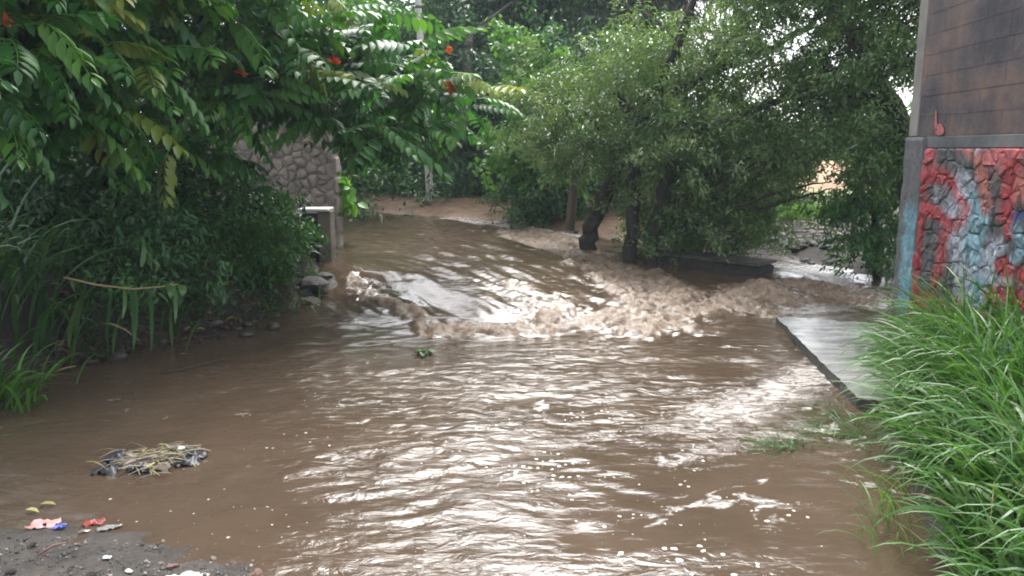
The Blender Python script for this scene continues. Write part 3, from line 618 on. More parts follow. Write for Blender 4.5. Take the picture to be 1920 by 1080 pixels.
# ------------------------------------------------------------------ fronds of the tulip tree
def frond_mesh(name, mat, L=.62, pairs=6, sag=.5, lw=.098, ll=.195, hang=.7, seed=0):
    r = np.random.default_rng(seed)
    m = MB(); xs = np.linspace(0, L, 7)
    zc = lambda x: .18 * x - sag * x * x / L
    yc = lambda x: .1 * math.sin(seed) * x * x / L
    m.tube([(x, yc(x), zc(x)) for x in xs], np.linspace(.007, .003, 7), 3, cap=False)
    nf = len(m.F); P, D, N = [], [], []
    for k in range(pairs):
        x = L * (.22 + .74 * k / (pairs - 1))
        for s in (-1, 1):
            P.append((x, yc(x) + s * .006, zc(x)))
            D.append((.35 + r.normal(0, .08), s * (1 - hang * .55), -hang * (.75 + r.normal(0, .15)))); N.append((.3, s * .55, 1))
    P.append((L, yc(L), zc(L))); D.append((.9, 0, -.7)); N.append((.2, 0, 1))
    P, D, N = map(np.array, (P, D, N)); n = len(P)
    shape = np.clip(1.15 - .5 * np.abs(np.linspace(-.8, 1, n)), .6, 1.2)
    V, F, k = leaves(P, D, N, ll * shape * r.uniform(.88, 1.1, n), lw * shape * r.uniform(.9, 1.1, n), LEAF6)
    V0 = np.array(m.V); tris = []
    for f in m.F: tris += [(f[0], f[1], f[2]), (f[0], f[2], f[3])]
    tint = np.concatenate([np.full(len(tris), .8), np.repeat(np.clip(r.uniform(.25, .6) + r.normal(0, .12, n), 0, 1), k)])
    return np.vstack([V0, V]), np.vstack([np.array(tris), F + len(V0)]), tint
def rotm(yaw, pitch, roll):
    return np.array(Matrix.Rotation(yaw, 3, 'Z') @ Matrix.Rotation(-pitch, 3, 'Y') @ Matrix.Rotation(roll, 3, 'X'))
def frond_tree():
    o = np.array(at_y(300, 450, 8.6))
    t = thing("tulip_tree", "broad leaning tree with long feather-like leaves and orange flowers overhanging the left bank", "tree", tuple(o))
    poly = [(-250, -700), (420, -700), (520, -300), (550, -70), (720, -20), (800, 40), (860, 110), (905, 165), (890, 205), (830, 235), (800, 290), (735, 290), (690, 300), (640, 285), (605, 235), (560, 205), (470, 215), (425, 245), (415, 300), (330, 300), (250, 300), (150, 235), (60, 235), (-250, 300)]
    dep = lambda x, y: np.interp(x, [-200, 0, 200, 450, 900], [4.7, 5.4, 6.6, 7.9, 9.2])
    twigs = crown_points(poly, 440, dep, .95, 70)
    twigs = np.vstack([twigs, np.stack([rng.uniform(-5.2, -2.6, 60), rng.uniform(4.5, 7.5, 60), rng.uniform(4.0, 6.0, 60)], 1)])  # extra twigs above the frame, added to shade the left bank and water
    variants = [frond_mesh("leaf", None, L=l, pairs=p, sag=s, hang=h, seed=k) for k, (l, p, s, h) in enumerate([(.62, 6, .5, .75), (.55, 6, .7, .9), (.7, 7, .45, .6), (.48, 5, .35, .55), (.66, 7, .8, .95), (.58, 6, .25, .5)])]
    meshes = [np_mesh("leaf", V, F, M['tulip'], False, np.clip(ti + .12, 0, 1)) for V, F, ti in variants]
    ymesh = [np_mesh("leaf", V, F, M['tulip_yellow'], False, ti) for V, F, ti in variants[:3]]
    fr = []
    for T in twigs:
        base = rng.uniform(0, 2 * np.pi)
        for k in range(4):
            yaw = base + k * 1.57 + rng.normal(0, .35); pit = rng.normal(.05, .35); roll = rng.normal(0, .3)
            sc = rng.uniform(.7, 1.05) * np.interp(T[1], [4.7, 6.5, 9], [.8, .95, 1.0])
            fr.append((T, yaw, pit, roll, sc, rng.integers(0, 6)))
    fr = np.array([(f[0][0], f[0][1], f[0][2], *f[1:]) for f in fr])
    # drop fronds whose tips leave the crown into the gap over the stone wall
    tips = np.stack([fr[:, 0] + np.cos(fr[:, 3]) * .4, fr[:, 1] + np.sin(fr[:, 3]) * .4, fr[:, 2] - .1], 1)
    q = proj(tips); gap = [(495, 272), (565, 235), (635, 258), (650, 330), (640, 420), (570, 420), (525, 385)]
    ok = ~in_poly(q[:, 0], q[:, 1], gap); fr = fr[ok]
    layer = fr[:, 1] - dep(proj(fr[:, :3])[:, 0], 0)
    qq = proj(fr[:, :3]); vis = (qq[:, 0] > -60) & (qq[:, 0] < 960) & (qq[:, 1] > -60) & (qq[:, 1] < 420)
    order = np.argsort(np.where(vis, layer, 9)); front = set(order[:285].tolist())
    VV, FF, TT = [], [], []; off = 0
    for i, f in enumerate(fr):
        if i in front:
            yel = rng.random() < .11
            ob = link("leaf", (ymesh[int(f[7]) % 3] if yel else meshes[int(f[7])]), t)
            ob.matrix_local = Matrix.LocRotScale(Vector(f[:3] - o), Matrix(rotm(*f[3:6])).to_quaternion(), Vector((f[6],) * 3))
            if yel: ob["label"] = "yellowing feather-like leaf"
        else:
            V, F, ti = variants[int(f[7])]
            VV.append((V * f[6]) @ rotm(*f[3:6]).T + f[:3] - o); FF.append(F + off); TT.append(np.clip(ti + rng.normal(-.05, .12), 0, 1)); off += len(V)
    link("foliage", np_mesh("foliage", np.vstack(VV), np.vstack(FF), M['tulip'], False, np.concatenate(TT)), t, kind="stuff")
    trunks = [[(330, 470, 8.5, .13), (330, 330, 8.5, .12), (318, 200, 8.4, .11), (300, 60, 8.2, .09), (260, -250, 7.8, .06)], [(318, 230, 8.4, .08), (420, 140, 8.6, .06), (560, 90, 8.9, .045), (740, 120, 9.1, .02)], [(250, 480, 7.9, .07), (190, 300, 7.2, .06), (110, 180, 6.2, .045), (30, 110, 5.6, .025)], [(310, 130, 8.3, .06), (450, -60, 8.4, .05), (520, -200, 8.4, .03)]]
    ax = []
    for tr in trunks:
        P = np.array([at_y(a, b, y) for a, b, y, r in tr]); tt = np.linspace(0, len(P) - 1, 14)
        PP = np.stack([np.interp(tt, np.arange(len(P)), P[:, i]) for i in range(3)], 1); PP[1:-1] += rng.normal(0, .018, PP[1:-1].shape)
        ax.append(PP); MB().tube(PP, np.interp(tt, np.arange(len(P)), [r for *_, r in tr]), 8, wob=.05).build("trunk", M['bark_dark'], t, origin=o)
    ax = np.vstack(ax)
    for q in twigs[rng.choice(len(twigs), 70, False)]:
        a = ax[np.argmin(np.linalg.norm(ax - q, axis=1))]; c = curve(a, q, .12)
        MB().tube(c, np.linspace(.022, .007, len(c)), 5).build("limb", M['twig'], t, origin=o)
    for px, py, Y, s in [(2, 45, 4.9, .1), (845, 162, 8.5, .1), (626, 117, 7.9, .075), (452, 138, 7.3, .07), (842, 95, 8.6, .05)]:
        p = at_y(px, py, Y); k = 16
        D = rng.normal(0, 1, (k, 3)) + np.array([0, -.2, .7]); P = np.repeat(p[None], k, 0)
        V, F, nf = leaves(P, D, rng.normal(0, 1, (k, 3)), np.full(k, s), np.full(k, s * .6), LEAF6)
        link("flower", np_mesh("flower", V - o, F, M['flower'], False, np.repeat(rng.uniform(0, 1, k), nf)), t, label="orange-red flower cluster")
frond_tree()

# ------------------------------------------------------------------ grass blades
def blades(P, H, lean, yaw, Wd, droop, seg=7, fold=.0):
    """arching blades: base P, length H, lean outwards along yaw, width Wd, droop = how far the tip falls"""
    n = len(P); t = np.linspace(0, 1, seg + 1)[None]
    ang = lean[:, None] + droop[:, None] * t ** 1.4                     # angle from the vertical along the blade
    ds = (H / seg)[:, None]
    rr = np.cumsum(np.sin(ang) * ds, 1); zz = np.cumsum(np.cos(ang) * ds, 1)
    rr = np.hstack([np.zeros((n, 1)), rr[:, :-1]]); zz = np.hstack([np.zeros((n, 1)), zz[:, :-1]])
    cx = P[:, 0:1] + rr * np.cos(yaw)[:, None]; cy = P[:, 1:2] + rr * np.sin(yaw)[:, None]; cz = P[:, 2:3] + zz
    w = Wd[:, None] * np.clip(np.minimum(.35 + 3 * t, 1.02 - t ** 2.2), .02, 1) * .5
    tw = rng.normal(0, .35, n)[:, None] + rng.normal(0, .4, n)[:, None] * t
    sx, sy, sz = -np.sin(yaw)[:, None] * np.cos(tw), np.cos(yaw)[:, None] * np.cos(tw), np.sin(tw)
    A = np.stack([cx + sx * w, cy + sy * w, cz + sz * w], -1); B = np.stack([cx - sx * w, cy - sy * w, cz - sz * w], -1)
    V = np.stack([A, B], 2).reshape(n, -1, 3); k = V.shape[1]
    b = np.arange(seg) * 2
    f = np.stack([b, b + 1, b + 3, b + 2], 1)
    F = (f[None] + (np.arange(n) * k)[:, None, None]).reshape(-1, 4)
    return V.reshape(-1, 3), F, seg
def grass_thing(name, label, cat, P, H, lean, yaw, Wd, droop, mat, n_parts, score, dry=0.0, part="blade", seg=7, group=None):
    o = P.mean(0); o[2] = P[:, 2].min()
    t = thing(name, label, cat, tuple(o), group)
    tint = np.clip(rng.beta(2.2, 2.2, len(P)), 0, 1)
    order = np.argsort(score); front = order[:n_parts]; rest = order[n_parts:]
    if len(rest):
        V, F, k = blades(P[rest], H[rest], lean[rest], yaw[rest], Wd[rest], droop[rest], seg)
        link("foliage", np_mesh("foliage", V - o, F, mat, True, np.repeat(tint[rest], k)), t, kind="stuff")
    if n_parts:
        kinds = []
        for i in range(10):
            V, F, k = blades(np.zeros((1, 3)), np.ones(1), np.array([rng.uniform(.15, .6)]), np.zeros(1), np.array([.03]), np.array([rng.uniform(.9, 1.9)]), seg)
            kinds.append(np_mesh(part, V, F, mat, True, np.repeat(rng.uniform(.3, .95), k)))
        for j in front:
            ob = link(part, kinds[rng.integers(0, 10)], t)
            s = H[j]; ws = Wd[j] / .03
            ob.location = P[j] - o; ob.rotation_euler = (0, rng.normal(0, .12), yaw[j]); ob.scale = (s, ws, s)
    return t
def grasses():
    # --- tall grass on the right bank
    n = 3600
    pts = []
    while len(pts) < n:
        y = rng.uniform(2.2, 6.0); x0 = np.interp(y, [2.2, 2.9, 3.4, 4.2, 4.6, 5.2, 6.0], [1.58, 1.84, 2.06, 2.27, 2.5, 2.8, 3.02]); x = x0 + abs(rng.normal(0, .5))
        if x < 3.45: pts.append((x, y, 0))
    P = np.array(pts); P[:, 2] = np.maximum(ground_z(P[:, 0], P[:, 1]), .0) - .02
    edge = P[:, 0] - np.interp(P[:, 1], [2.2, 2.9, 3.4, 4.2, 4.6, 5.2, 6.0], [1.58, 1.84, 2.06, 2.27, 2.5, 2.8, 3.02])
    H = rng.uniform(.4, 1.1, n) * np.interp(edge, [0, .3], [.65, 1.0]) * np.interp(P[:, 1], [2.2, 3.2, 5.0, 6], [.72, .85, 1, .85])
    grass_thing("tall_grass", "lush tall arching green grass on the right bank below the graffiti wall", "grass clump", P, H, np.abs(rng.normal(.15, .2, n)) + .25 * (edge < .2), np.where(rng.random(n) < .45, rng.uniform(0, 6.28, n), np.pi + rng.normal(0, 1.1, n)), rng.uniform(.01, .028, n), rng.uniform(.9, 2.9, n), M['grass'], 280, edge * 1.0 - .25 * H + .1 * P[:, 1] + rng.normal(0, .2, n), seg=8)
    m2 = 260; k2 = rng.integers(0, n, m2)
    grass_thing("dead_grass", "straw-coloured dead stems mixed through the tall grass on the right bank", "dead grass", P[k2] + rng.normal(0, .02, (m2, 3)) * [1, 1, 0], H[k2] * rng.uniform(.5, 1.1, m2), rng.uniform(.1, .9, m2), np.pi + rng.normal(0, 1.3, m2), rng.uniform(.004, .011, m2), rng.uniform(.6, 2.6, m2), M['dry'], 0, np.zeros(m2), seg=7)
    # --- weeds trailing in the water beside it
    n = 900; P = np.zeros((n, 3)); c = [at_z(x, y, 0) for x, y in [(1480, 835), (1540, 815), (1590, 790), (1560, 770), (1610, 820)]]
    k = rng.integers(0, 5, n); P[:, :2] = np.array(c)[k, :2] + rng.normal(0, .09, (n, 2)); P[:, 2] = -.01
    grass_thing("trailing_weed", "fine green weed lying flat on the water beside the tall grass", "weed", P, rng.uniform(.06, .2, n), rng.uniform(1.0, 1.5, n), np.pi + rng.normal(0, .9, n), rng.uniform(.003, .007, n), rng.uniform(.1, .9, n), M['grass'], 0, np.zeros(n), seg=4)
    # thin stray stems over the water, lower right
    n = 46; P = np.array([at_z(rng.uniform(1610, 1720), rng.uniform(920, 1060), 0) for _ in range(n)])
    grass_thing("grass_tuft", "thin sparse grass stems standing in the water at the lower right", "grass tuft", P, rng.uniform(.15, .4, n), rng.uniform(.1, .6, n), np.pi + rng.normal(0, 1, n), rng.uniform(.005, .01, n), rng.uniform(.6, 2, n), M['grass'], 46, np.zeros(n), seg=6)
    # --- cane grass at the left edge
    def clump(name, label, cat, px, py, z, n, sx, h, w, mat, parts, drp=(.8, 2.0), yaw=None, grp=None, ln=(.05, .5)):
        b = at_z(px, py, z); P = np.stack([b[0] + rng.normal(0, sx, n), b[1] + rng.normal(0, sx, n), np.zeros(n)], 1); P[:, 2] = np.maximum(ground_z(P[:, 0], P[:, 1]), -.02)
        yw = rng.uniform(0, 6.28, n) if yaw is None else yaw + rng.normal(0, .8, n)
        grass_thing(name, label, cat, P, rng.uniform(h * .5, h, n), rng.uniform(*ln, n), yw, rng.uniform(w * .5, w, n), rng.uniform(*drp, n), mat, parts, rng.uniform(0, 1, n) + P[:, 1], seg=9, group=grp)
    g = "cane grass along the left bank"
    clump("cane_grass", "tall arching cane grass at the left bank's water edge", "grass clump", 30, 650, .15, 85, .24, 1.05, .055, M['cane'], 85, (1.4, 2.8), 0, g, (.0, .35))
    clump("cane_grass", "low spreading green grass clump at the far left, nearest the camera", "grass clump", -20, 735, .1, 90, .16, .55, .04, M['grass'], 90, (.8, 2.0), 0, g, (.2, .9))
    clump("cane_grass", "long pale cane blades hanging high against the dark undergrowth", "grass clump", -10, 540, .6, 20, .35, 1.8, .05, M['cane'], 20, (1.0, 2.4), .2, g, (.05, .4))
    clump("cane_grass", "grass clump leaning from the middle of the left bank", "grass clump", 285, 560, .35, 60, .22, .7, .035, M['cane'], 60, (1.2, 2.5), -.8, g)
    def hanging(name, label, px0, px1, py, Y, n, h):
        P = np.array([at_y(rng.uniform(px0, px1), rng.uniform(py - 50, py + 50), Y + rng.normal(0, .25)) for _ in range(n)])
        grass_thing(name, label, "grass clump", P, rng.uniform(h * .5, h, n), rng.uniform(.1, .9, n), rng.uniform(-2.6, .3, n), rng.uniform(.004, .01, n), rng.uniform(1.0, 2.4, n), M['grass'], 0, np.zeros(n), seg=6)
    hanging("feathery_grass", "feathery fine-bladed green grass hanging beside the concrete pillar", 390, 535, 490, 8.2, 3600, .34)
    hanging("feathery_grass", "fine dark grass hanging over the leaf litter of the left bank", 150, 430, 480, 7.9, 800, .4)
    n = 2300; pxs = rng.uniform(120, 600, n); pys = np.interp(pxs, [120, 600], [655, 560]) - rng.uniform(5, 75, n); P = np.array([at_z(a, b, .15) for a, b in zip(pxs, pys)]); P[:, 2] = np.maximum(ground_z(P[:, 0], P[:, 1]), 0); P = P[(perlin(P[:, 0] * 2.5, P[:, 1] * 2.5, 37) > -.05)]; n = len(P)
    grass_thing("bank_grass", "low drooping grass along the water's edge of the left bank", "grass clump", P, rng.uniform(.2, .6, n), rng.uniform(.2, .9, n), rng.normal(-.8, .8, n), rng.uniform(.006, .014, n), rng.uniform(1.0, 2.4, n), M['cane'], 0, np.zeros(n), seg=6)
    # --- bent cane with hanging blades
    a = np.array(at_y(200, 672, 6.05)); t = thing("bent_cane", "broken cane bent level over the water with long hanging blades", "plant", tuple(a))
    line = [at_y(120, 520, 5.9), at_y(180, 534, 5.9), at_y(250, 542, 5.9), at_y(300, 538, 5.95), at_y(335, 533, 6.0)]
    MB().tube(line, [.009, .008, .007, .006, .004], 6).build("stalk", M['dry'], t, origin=a)
    MB().tube([at_y(202, 672, 6.0), at_y(200, 610, 6.0), at_y(208, 560, 5.98), at_y(206, 538, 5.95)], [.016, .015, .013, .01], 7).build("stalk", M['cane'], t, origin=a)
    MB().tube([at_y(203, 605, 6.0), at_y(235, 618, 6.0), at_y(262, 640, 6.0)], [.006, .005, .004], 5).build("stalk", M['dry'], t, origin=a)
    for x, y0, y1, wd in [(233, 541, 600, 8), (246, 542, 668, 9), (254, 541, 662, 8), (281, 540, 660, 8), (326, 535, 608, 9), (266, 500, 440, 10), (316, 533, 560, 14), (340, 534, 556, 16)]:
        top, bot = np.array(at_y(x, y0, 5.93)), np.array(at_y(x + rng.normal(0, 3), y1, 5.93)); w = wd / FPX * 6 * .5
        tt = np.linspace(0, 1, 7)[:, None]; ctr = top + (bot - top) * tt; ctr[:, 1] += .03 * np.sin(tt[:, 0] * 3); ww = w * np.clip(np.minimum(.5 + 4 * tt, 1.05 - tt ** 3), .04, 1)
        V = np.stack([ctr - ww * [1, .2, 0], ctr + ww * [1, -.2, 0]], 1).reshape(-1, 3) - a
        F = np.array([(2 * i, 2 * i + 1, 2 * i + 3, 2 * i + 2) for i in range(6)])
        link("blade", np_mesh("blade", V, F, M['cane'], True, np.full(6, rng.uniform(.3, .7))), t)
    # --- low cover on the far bank
    n = 2600; P = np.array([on_ground(rng.uniform(1425, 1600), rng.uniform(397, 412)) for _ in range(400)]); P = P[rng.integers(0, 400, n)] + rng.normal(0, .1, (n, 3)); P[:, 2] = ground_z(P[:, 0], P[:, 1])
    V, F, k = blades(P, rng.uniform(.08, .25, n), rng.uniform(.1, .6, n), rng.uniform(0, 6.28, n), rng.uniform(.01, .02, n), rng.uniform(.3, 1.2, n), 3)
    link("grass", np_mesh("grass", V, F, M['bright'], True, np.repeat(rng.uniform(.3, .9, n), k)), kind="stuff", label="light green grass strip above the rubble bank")
    n = 5000; P = np.stack([rng.uniform(-2.6, 2.4, n), 19.4 + np.abs(rng.normal(0, 1.1, n)), np.zeros(n)], 1); P[:, 2] = ground_z(P[:, 0], P[:, 1]); P = P[(P[:, 0] > -2.2) | (P[:, 1] > 20.5)]; n = len(P)
    V, F, k = blades(P, rng.uniform(.1, .4, n), rng.uniform(.1, .7, n), rng.uniform(0, 6.28, n), rng.uniform(.015, .04, n), rng.uniform(.3, 1.4, n), 3)
    link("weeds", np_mesh("weeds", V, F, M['mid'], True, np.repeat(rng.uniform(.1, .7, n), k)), kind="stuff", label="low dark weeds at the foot of the far trees")
grasses()


# ------------------------------------------------------------------ walls
def clip_cell(poly, m, nrm):
    out = []
    for i in range(len(poly)):
        a, b = poly[i], poly[(i + 1) % len(poly)]; da, db = (a - m).dot(nrm), (b - m).dot(nrm)
        if da <= 0: out.append(a)
        if da * db < 0: out.append(a + (b - a) * (da / (da - db)))
    return out
def stone_cells(w, h, size, jit=.38, asp=1.3):
    nx, ny = max(1, int(round(w / (size * asp)))), max(1, int(round(h / size))); seeds = []
    for j in range(ny):
        for i in range(nx):
            seeds.append(((i + .5 + .5 * (j % 2) - .25 + rng.uniform(-jit, jit)) * w / nx, (j + .5 + rng.uniform(-jit, jit)) * h / ny))
    seeds = np.clip(np.array(seeds), .01, [w - .01, h - .01]); cells = []
    for i, s in enumerate(seeds):
        poly = [np.array(p, float) for p in ((0, 0), (w, 0), (w, h), (0, h))]
        d = np.linalg.norm(seeds - s, axis=1)
        for j in np.argsort(d)[1:16]:
            poly = clip_cell(poly, (s + seeds[j]) / 2, unit(seeds[j] - s))
            if len(poly) < 3: break
        if len(poly) >= 3: cells.append(np.array(poly))
    return cells
def stone(cell, gap, depth, dome):
    c = cell.mean(0); n0 = len(cell)
    # round the corners a little
    P = []
    for i in range(n0):
        a, b, d = cell[i - 1], cell[i], cell[(i + 1) % n0]; P += [b + (a - b) * .16, b + (d - b) * .16]
    P = np.array(P); n = len(P); r = np.linalg.norm(P - c, axis=1)[:, None]
    p1 = c + (P - c) * np.clip(1 - gap / r, .3, 1); p2 = c + (P - c) * np.clip(1 - gap / r - .14, .25, 1)
    j = rng.normal(0, .004, (n, 1))
    V = np.vstack([np.hstack([p1, np.full((n, 1), -.03)]), np.hstack([p1, np.full((n, 1), depth * .45) + j]), np.hstack([p2, np.full((n, 1), depth) + rng.normal(0, .006, (n, 1))]), np.hstack([c[None], [[depth + dome]]])])
    F = [(k, (k + 1) % n, n + (k + 1) % n, n + k) for k in range(n)] + [(n + k, n + (k + 1) % n, 2 * n + (k + 1) % n, 2 * n + k) for k in range(n)] + [(2 * n + k, 2 * n + (k + 1) % n, 3 * n) for k in range(n)]
    return V, F
# paint strokes of the wall writing: (points in survey pixels, width, colour, strength)
RED, PINK, SKY, WHT, BLUE, GREY, DRED, SALM = (.48, .075, .08), (.62, .17, .18), (.3, .5, .58), (.5, .53, .6), (.06, .1, .35), (.12, .13, .13), (.3, .04, .05), (.58, .2, .16)
STROKES = [([(1700, 300), (1920, 300)], 50, PINK, .45), ([(1760, 290), (1830, 320), (1840, 380)], 40, GREY, 1),
    ([(1800, 350), (1790, 400), (1810, 470), (1820, 520)], 58, WHT, .85), ([(1835, 370), (1838, 410), (1820, 470), (1850, 500), (1830, 560)], 36, SKY, .95), ([(1870, 460), (1850, 500), (1880, 540)], 34, WHT, .95), ([(1810, 330), (1800, 370)], 24, WHT, .9), ([(1800, 540), (1820, 600)], 26, WHT, .7),
    ([(1790, 360), (1812, 390), (1795, 430)], 16, PINK, .8), ([(1770, 340), (1775, 380)], 24, GREY, .5), ([(1758, 350), (1752, 380), (1765, 400)], 12, WHT, .8),
    ([(1742, 285), (1728, 300), (1722, 360), (1714, 450), (1708, 560), (1702, 600)], 27, RED, 1), ([(1742, 284), (1736, 310)], 24, PINK, .9), ([(1730, 340), (1760, 325), (1785, 345)], 24, RED, .95), ([(1720, 385), (1760, 400), (1780, 420)], 22, RED, .95), ([(1775, 420), (1765, 480), (1752, 530), (1735, 570)], 18, RED, .8), ([(1732, 420), (1722, 500)], 12, DRED, .9),
    ([(1740, 430), (1736, 540)], 17, GREY, .9), ([(1752, 352), (1750, 380)], 13, GREY, .7), ([(1820, 290), (1835, 300), (1842, 340), (1850, 390)], 20, SALM, .85), ([(1862, 300), (1880, 285), (1930, 275)], 26, PINK, 1), ([(1900, 310), (1890, 360), (1880, 400)], 32, RED, .95), ([(1915, 340), (1920, 370)], 26, SALM, .9), ([(1895, 400), (1892, 440)], 16, RED, .9),
    ([(1868, 390), (1862, 420)], 16, GREY, .8), ([(1895, 402), (1925, 402)], 9, BLUE, .95), ([(1905, 430), (1915, 470), (1900, 490)], 20, SKY, .9), ([(1880, 500), (1900, 515), (1930, 520)], 34, RED, .95), ([(1860, 550), (1930, 560)], 34, RED, .9), ([(1740, 570), (1800, 600), (1870, 610), (1930, 630)], 44, RED, .7), ([(1800, 570), (1840, 590)], 20, SALM, .6), ([(1830, 283), (1832, 288)], 12, WHT, .9)]
def paint_at(P, strip=False):
    q = proj(P); x = q[:, 0] + 5 * perlin(P[:, 1] * 9, P[:, 2] * 9, 5); y = q[:, 1] + 6 * perlin(P[:, 1] * 9, P[:, 2] * 9, 8)
    col = np.tile(np.array([.13, .125, .125]), (len(P), 1))
    for pts, w, c, s in STROKES:
        f = (1 - sstep(w * .38, w * .62, seg_dist(x, y, pts))) * s
        col = col * (1 - f[:, None]) + np.array(c) * f[:, None]
    return col
WX, WY = 3.40, 6.75                                    # far end of the right wall
WD = np.array([-.047, -1.0]); WD = WD / np.linalg.norm(WD)   # along the wall, towards the camera
WN = np.array([-1.0, .047]); WN = WN / np.linalg.norm(WN)    # out of its face
def wall_pt(uvw):
    u, v, w = uvw[:, 0], uvw[:, 1], uvw[:, 2]
    return np.stack([WX + WD[0] * u + WN[0] * w, WY + WD[1] * u + WN[1] * w, v], 1)
def right_wall():
    L = 3.4; Z0, Zb, Zb2, Z1 = .1, at_y(1720, 278, WY)[2], at_y(1718, 257, WY)[2], 3.7
    t = thing("graffiti_wall", "tall block and rubble wall with red and pale blue graffiti on the right", "wall", (WX, WY, 0)); o = np.array([WX, WY, 0])
    def quadbox(name, u0, u1, v0, v1, w0, w1, mat, bev=.004, nu=1, nv=1, paint=False, lab=None):
        if nu > 1:
            us, vs = np.linspace(u0, u1, nu), np.linspace(v0, v1, nv); U, Vv = np.meshgrid(us, vs)
            V = wall_pt(np.stack([U.ravel(), Vv.ravel(), np.full(U.size, w1) + (.006 * fbm(U.ravel() * 9, Vv.ravel() * 9, 3) if paint else 0)], 1))
            i = np.arange(nv - 1)[:, None] * nu + np.arange(nu - 1)[None]; F = np.stack([i, i + nu, i + nu + 1, i + 1], -1).reshape(-1, 4)
            return link(name, np_mesh(name, V - o, F, mat, True, vcol={"paint": paint_at(V) * .45 + np.array([.02, .02, .02])}), t, label=lab)
        m = MB().box(((u0 + u1) / 2, (v0 + v1) / 2, (w0 + w1) / 2), ((u1 - u0) / 2, (v1 - v0) / 2, (w1 - w0) / 2), bev=bev)
        V = wall_pt(np.array(m.V)); return link(name, np_mesh(name, V - o, [f[::-1] for f in m.F], mat, False), t, label=lab)
    quadbox("core", .012, L, Z0 - .5, Z1 - .02, -.22, -.002, M['block'], 0)
    quadbox("tie_beam", .3, L, Zb + .004, Zb2 - .004, -.2, .005, M['beam'], .003)
    quadbox("column", 0, .155, Zb2, Z1, -.215, .006, M['column'], .01)
    # lower end column: smooth render with a sky-blue painted strip
    q = at_y(1690, 400, WY)
    nu, nv = 14, 60; us, vs = np.linspace(0, .33, nu), np.linspace(Z0 - .3, Zb2 - .004, nv); U, Vv = np.meshgrid(us, vs); U, Vv = U.ravel(), Vv.ravel()
    w = .022 + .008 * fbm(U * 12, Vv * 6, 4)
    V = wall_pt(np.stack([U, Vv, w], 1)); col = np.tile(np.array([.16, .165, .17]), (len(V), 1))
    qq = proj(V); xx = qq[:, 0] + 4 * perlin(Vv * 7, U * 7, 2); edge = np.interp(qq[:, 1], [380, 600], [1709, 1692])
    f = (1 - sstep(8, 15, np.abs(xx - edge))) * sstep(365, 410, qq[:, 1]) * (.75 + .25 * perlin(U * 30, Vv * 20, 6)); f = np.clip(f, 0, 1)
    sk = np.array([.22, .47, .58]) + .12 * perlin(U * 14, Vv * 8, 12)[:, None]
    col = col * (1 - f[:, None]) + np.clip(sk, .05, .7) * f[:, None]
    low = (sstep(560, 600, qq[:, 1]) * .8)[:, None]; col = col * (1 - low) + np.array([.1, .075, .06]) * low
    i = np.arange(nv - 1)[:, None] * nu + np.arange(nu - 1)[None]; F = np.stack([i, i + nu, i + nu + 1, i + 1], -1).reshape(-1, 4)
    n = len(V); back = wall_pt(np.stack([U, Vv, np.full(n, -.24)], 1))
    ring = list(range(0, nu)) + [nu * k + nu - 1 for k in range(1, nv)] + [nu * (nv - 1) + k for k in range(nu - 2, -1, -1)] + [nu * k for k in range(nv - 2, 0, -1)]
    F2 = np.array([(ring[k], ring[(k + 1) % len(ring)], n + ring[(k + 1) % len(ring)], n + ring[k]) for k in range(len(ring))])
    link("end_column", np_mesh("end_column", np.vstack([V, back]) - o, np.vstack([F, F2]), M['paint'], False, vcol={"paint": np.vstack([col, col])}), t, label="smooth grey end column with sky blue painted strip")
    # rubble face, painted; the mortar behind takes the same paint
    quadbox("mortar", .33, L, Z0, Zb, 0, .0, M['paint'], 0, 90, 70, True)
    for c in stone_cells(L - .33, Zb - Z0, .105, .47, 1.2):
        V, F = stone(c, .0045, rng.uniform(.012, .03), rng.uniform(-.002, .004)); V[:, 0] += .33; V[:, 1] += Z0
        Vw = wall_pt(V); me = np_mesh("stone", Vw - o, [f[::-1] for f in F], M['paint'], False, vcol={"paint": paint_at(Vw)})
        link("stone", me, t)
    # block courses
    v = Zb2; k = 0; hgt = .158
    while v < Z1 - .05:
        u = .157 - (.3 if k % 2 else 0); rowoff = rng.uniform(-.0008, .0008)
        while u < L:
            u0, u1 = max(u, .157), min(u + .597, L)
            if u1 - u0 > .04: quadbox("block", u0 + .0002, u1 - .0002, v + .0012, v + hgt - .0012, -.17, rowoff, M['block'], 0)
            u += .6
        v += hgt + .004; k += 1
    for (x, y0, y1, hw) in [(1755, 206, 250, 2.2), (1762, 232, 254, 8)]:
        def onwall(px, py):
            d = ray(px, py); p0 = np.array([WX, WY, 0]); nn = np.array([WN[0], WN[1], 0]); tt = ((p0 - np.array([0, 0, EYE])).dot(nn) + .009) / d.dot(nn); return np.array([0, 0, EYE]) + d * tt
        ring = [onwall(x + hw * math.cos(a) * (1 + .2 * math.sin(3 * a)), (y0 + y1) / 2 + (y1 - y0) / 2 * math.sin(a)) for a in np.linspace(0, 6.28, 15)[:-1]]
        V = np.vstack([np.array(ring), np.array(ring) + np.array([WN[0], WN[1], 0]) * .002]); nn = 14
        link("paint_mark", np_mesh("paint_mark", V - o, [tuple(range(nn, 2 * nn))] + [(i, (i + 1) % nn, nn + (i + 1) % nn, nn + i) for i in range(nn)], M['pinkpaint'], False), t)
M['pinkpaint'] = plain("pink_paint", (.3, .09, .09), (.5, .16, .16), .6, 30)
right_wall()

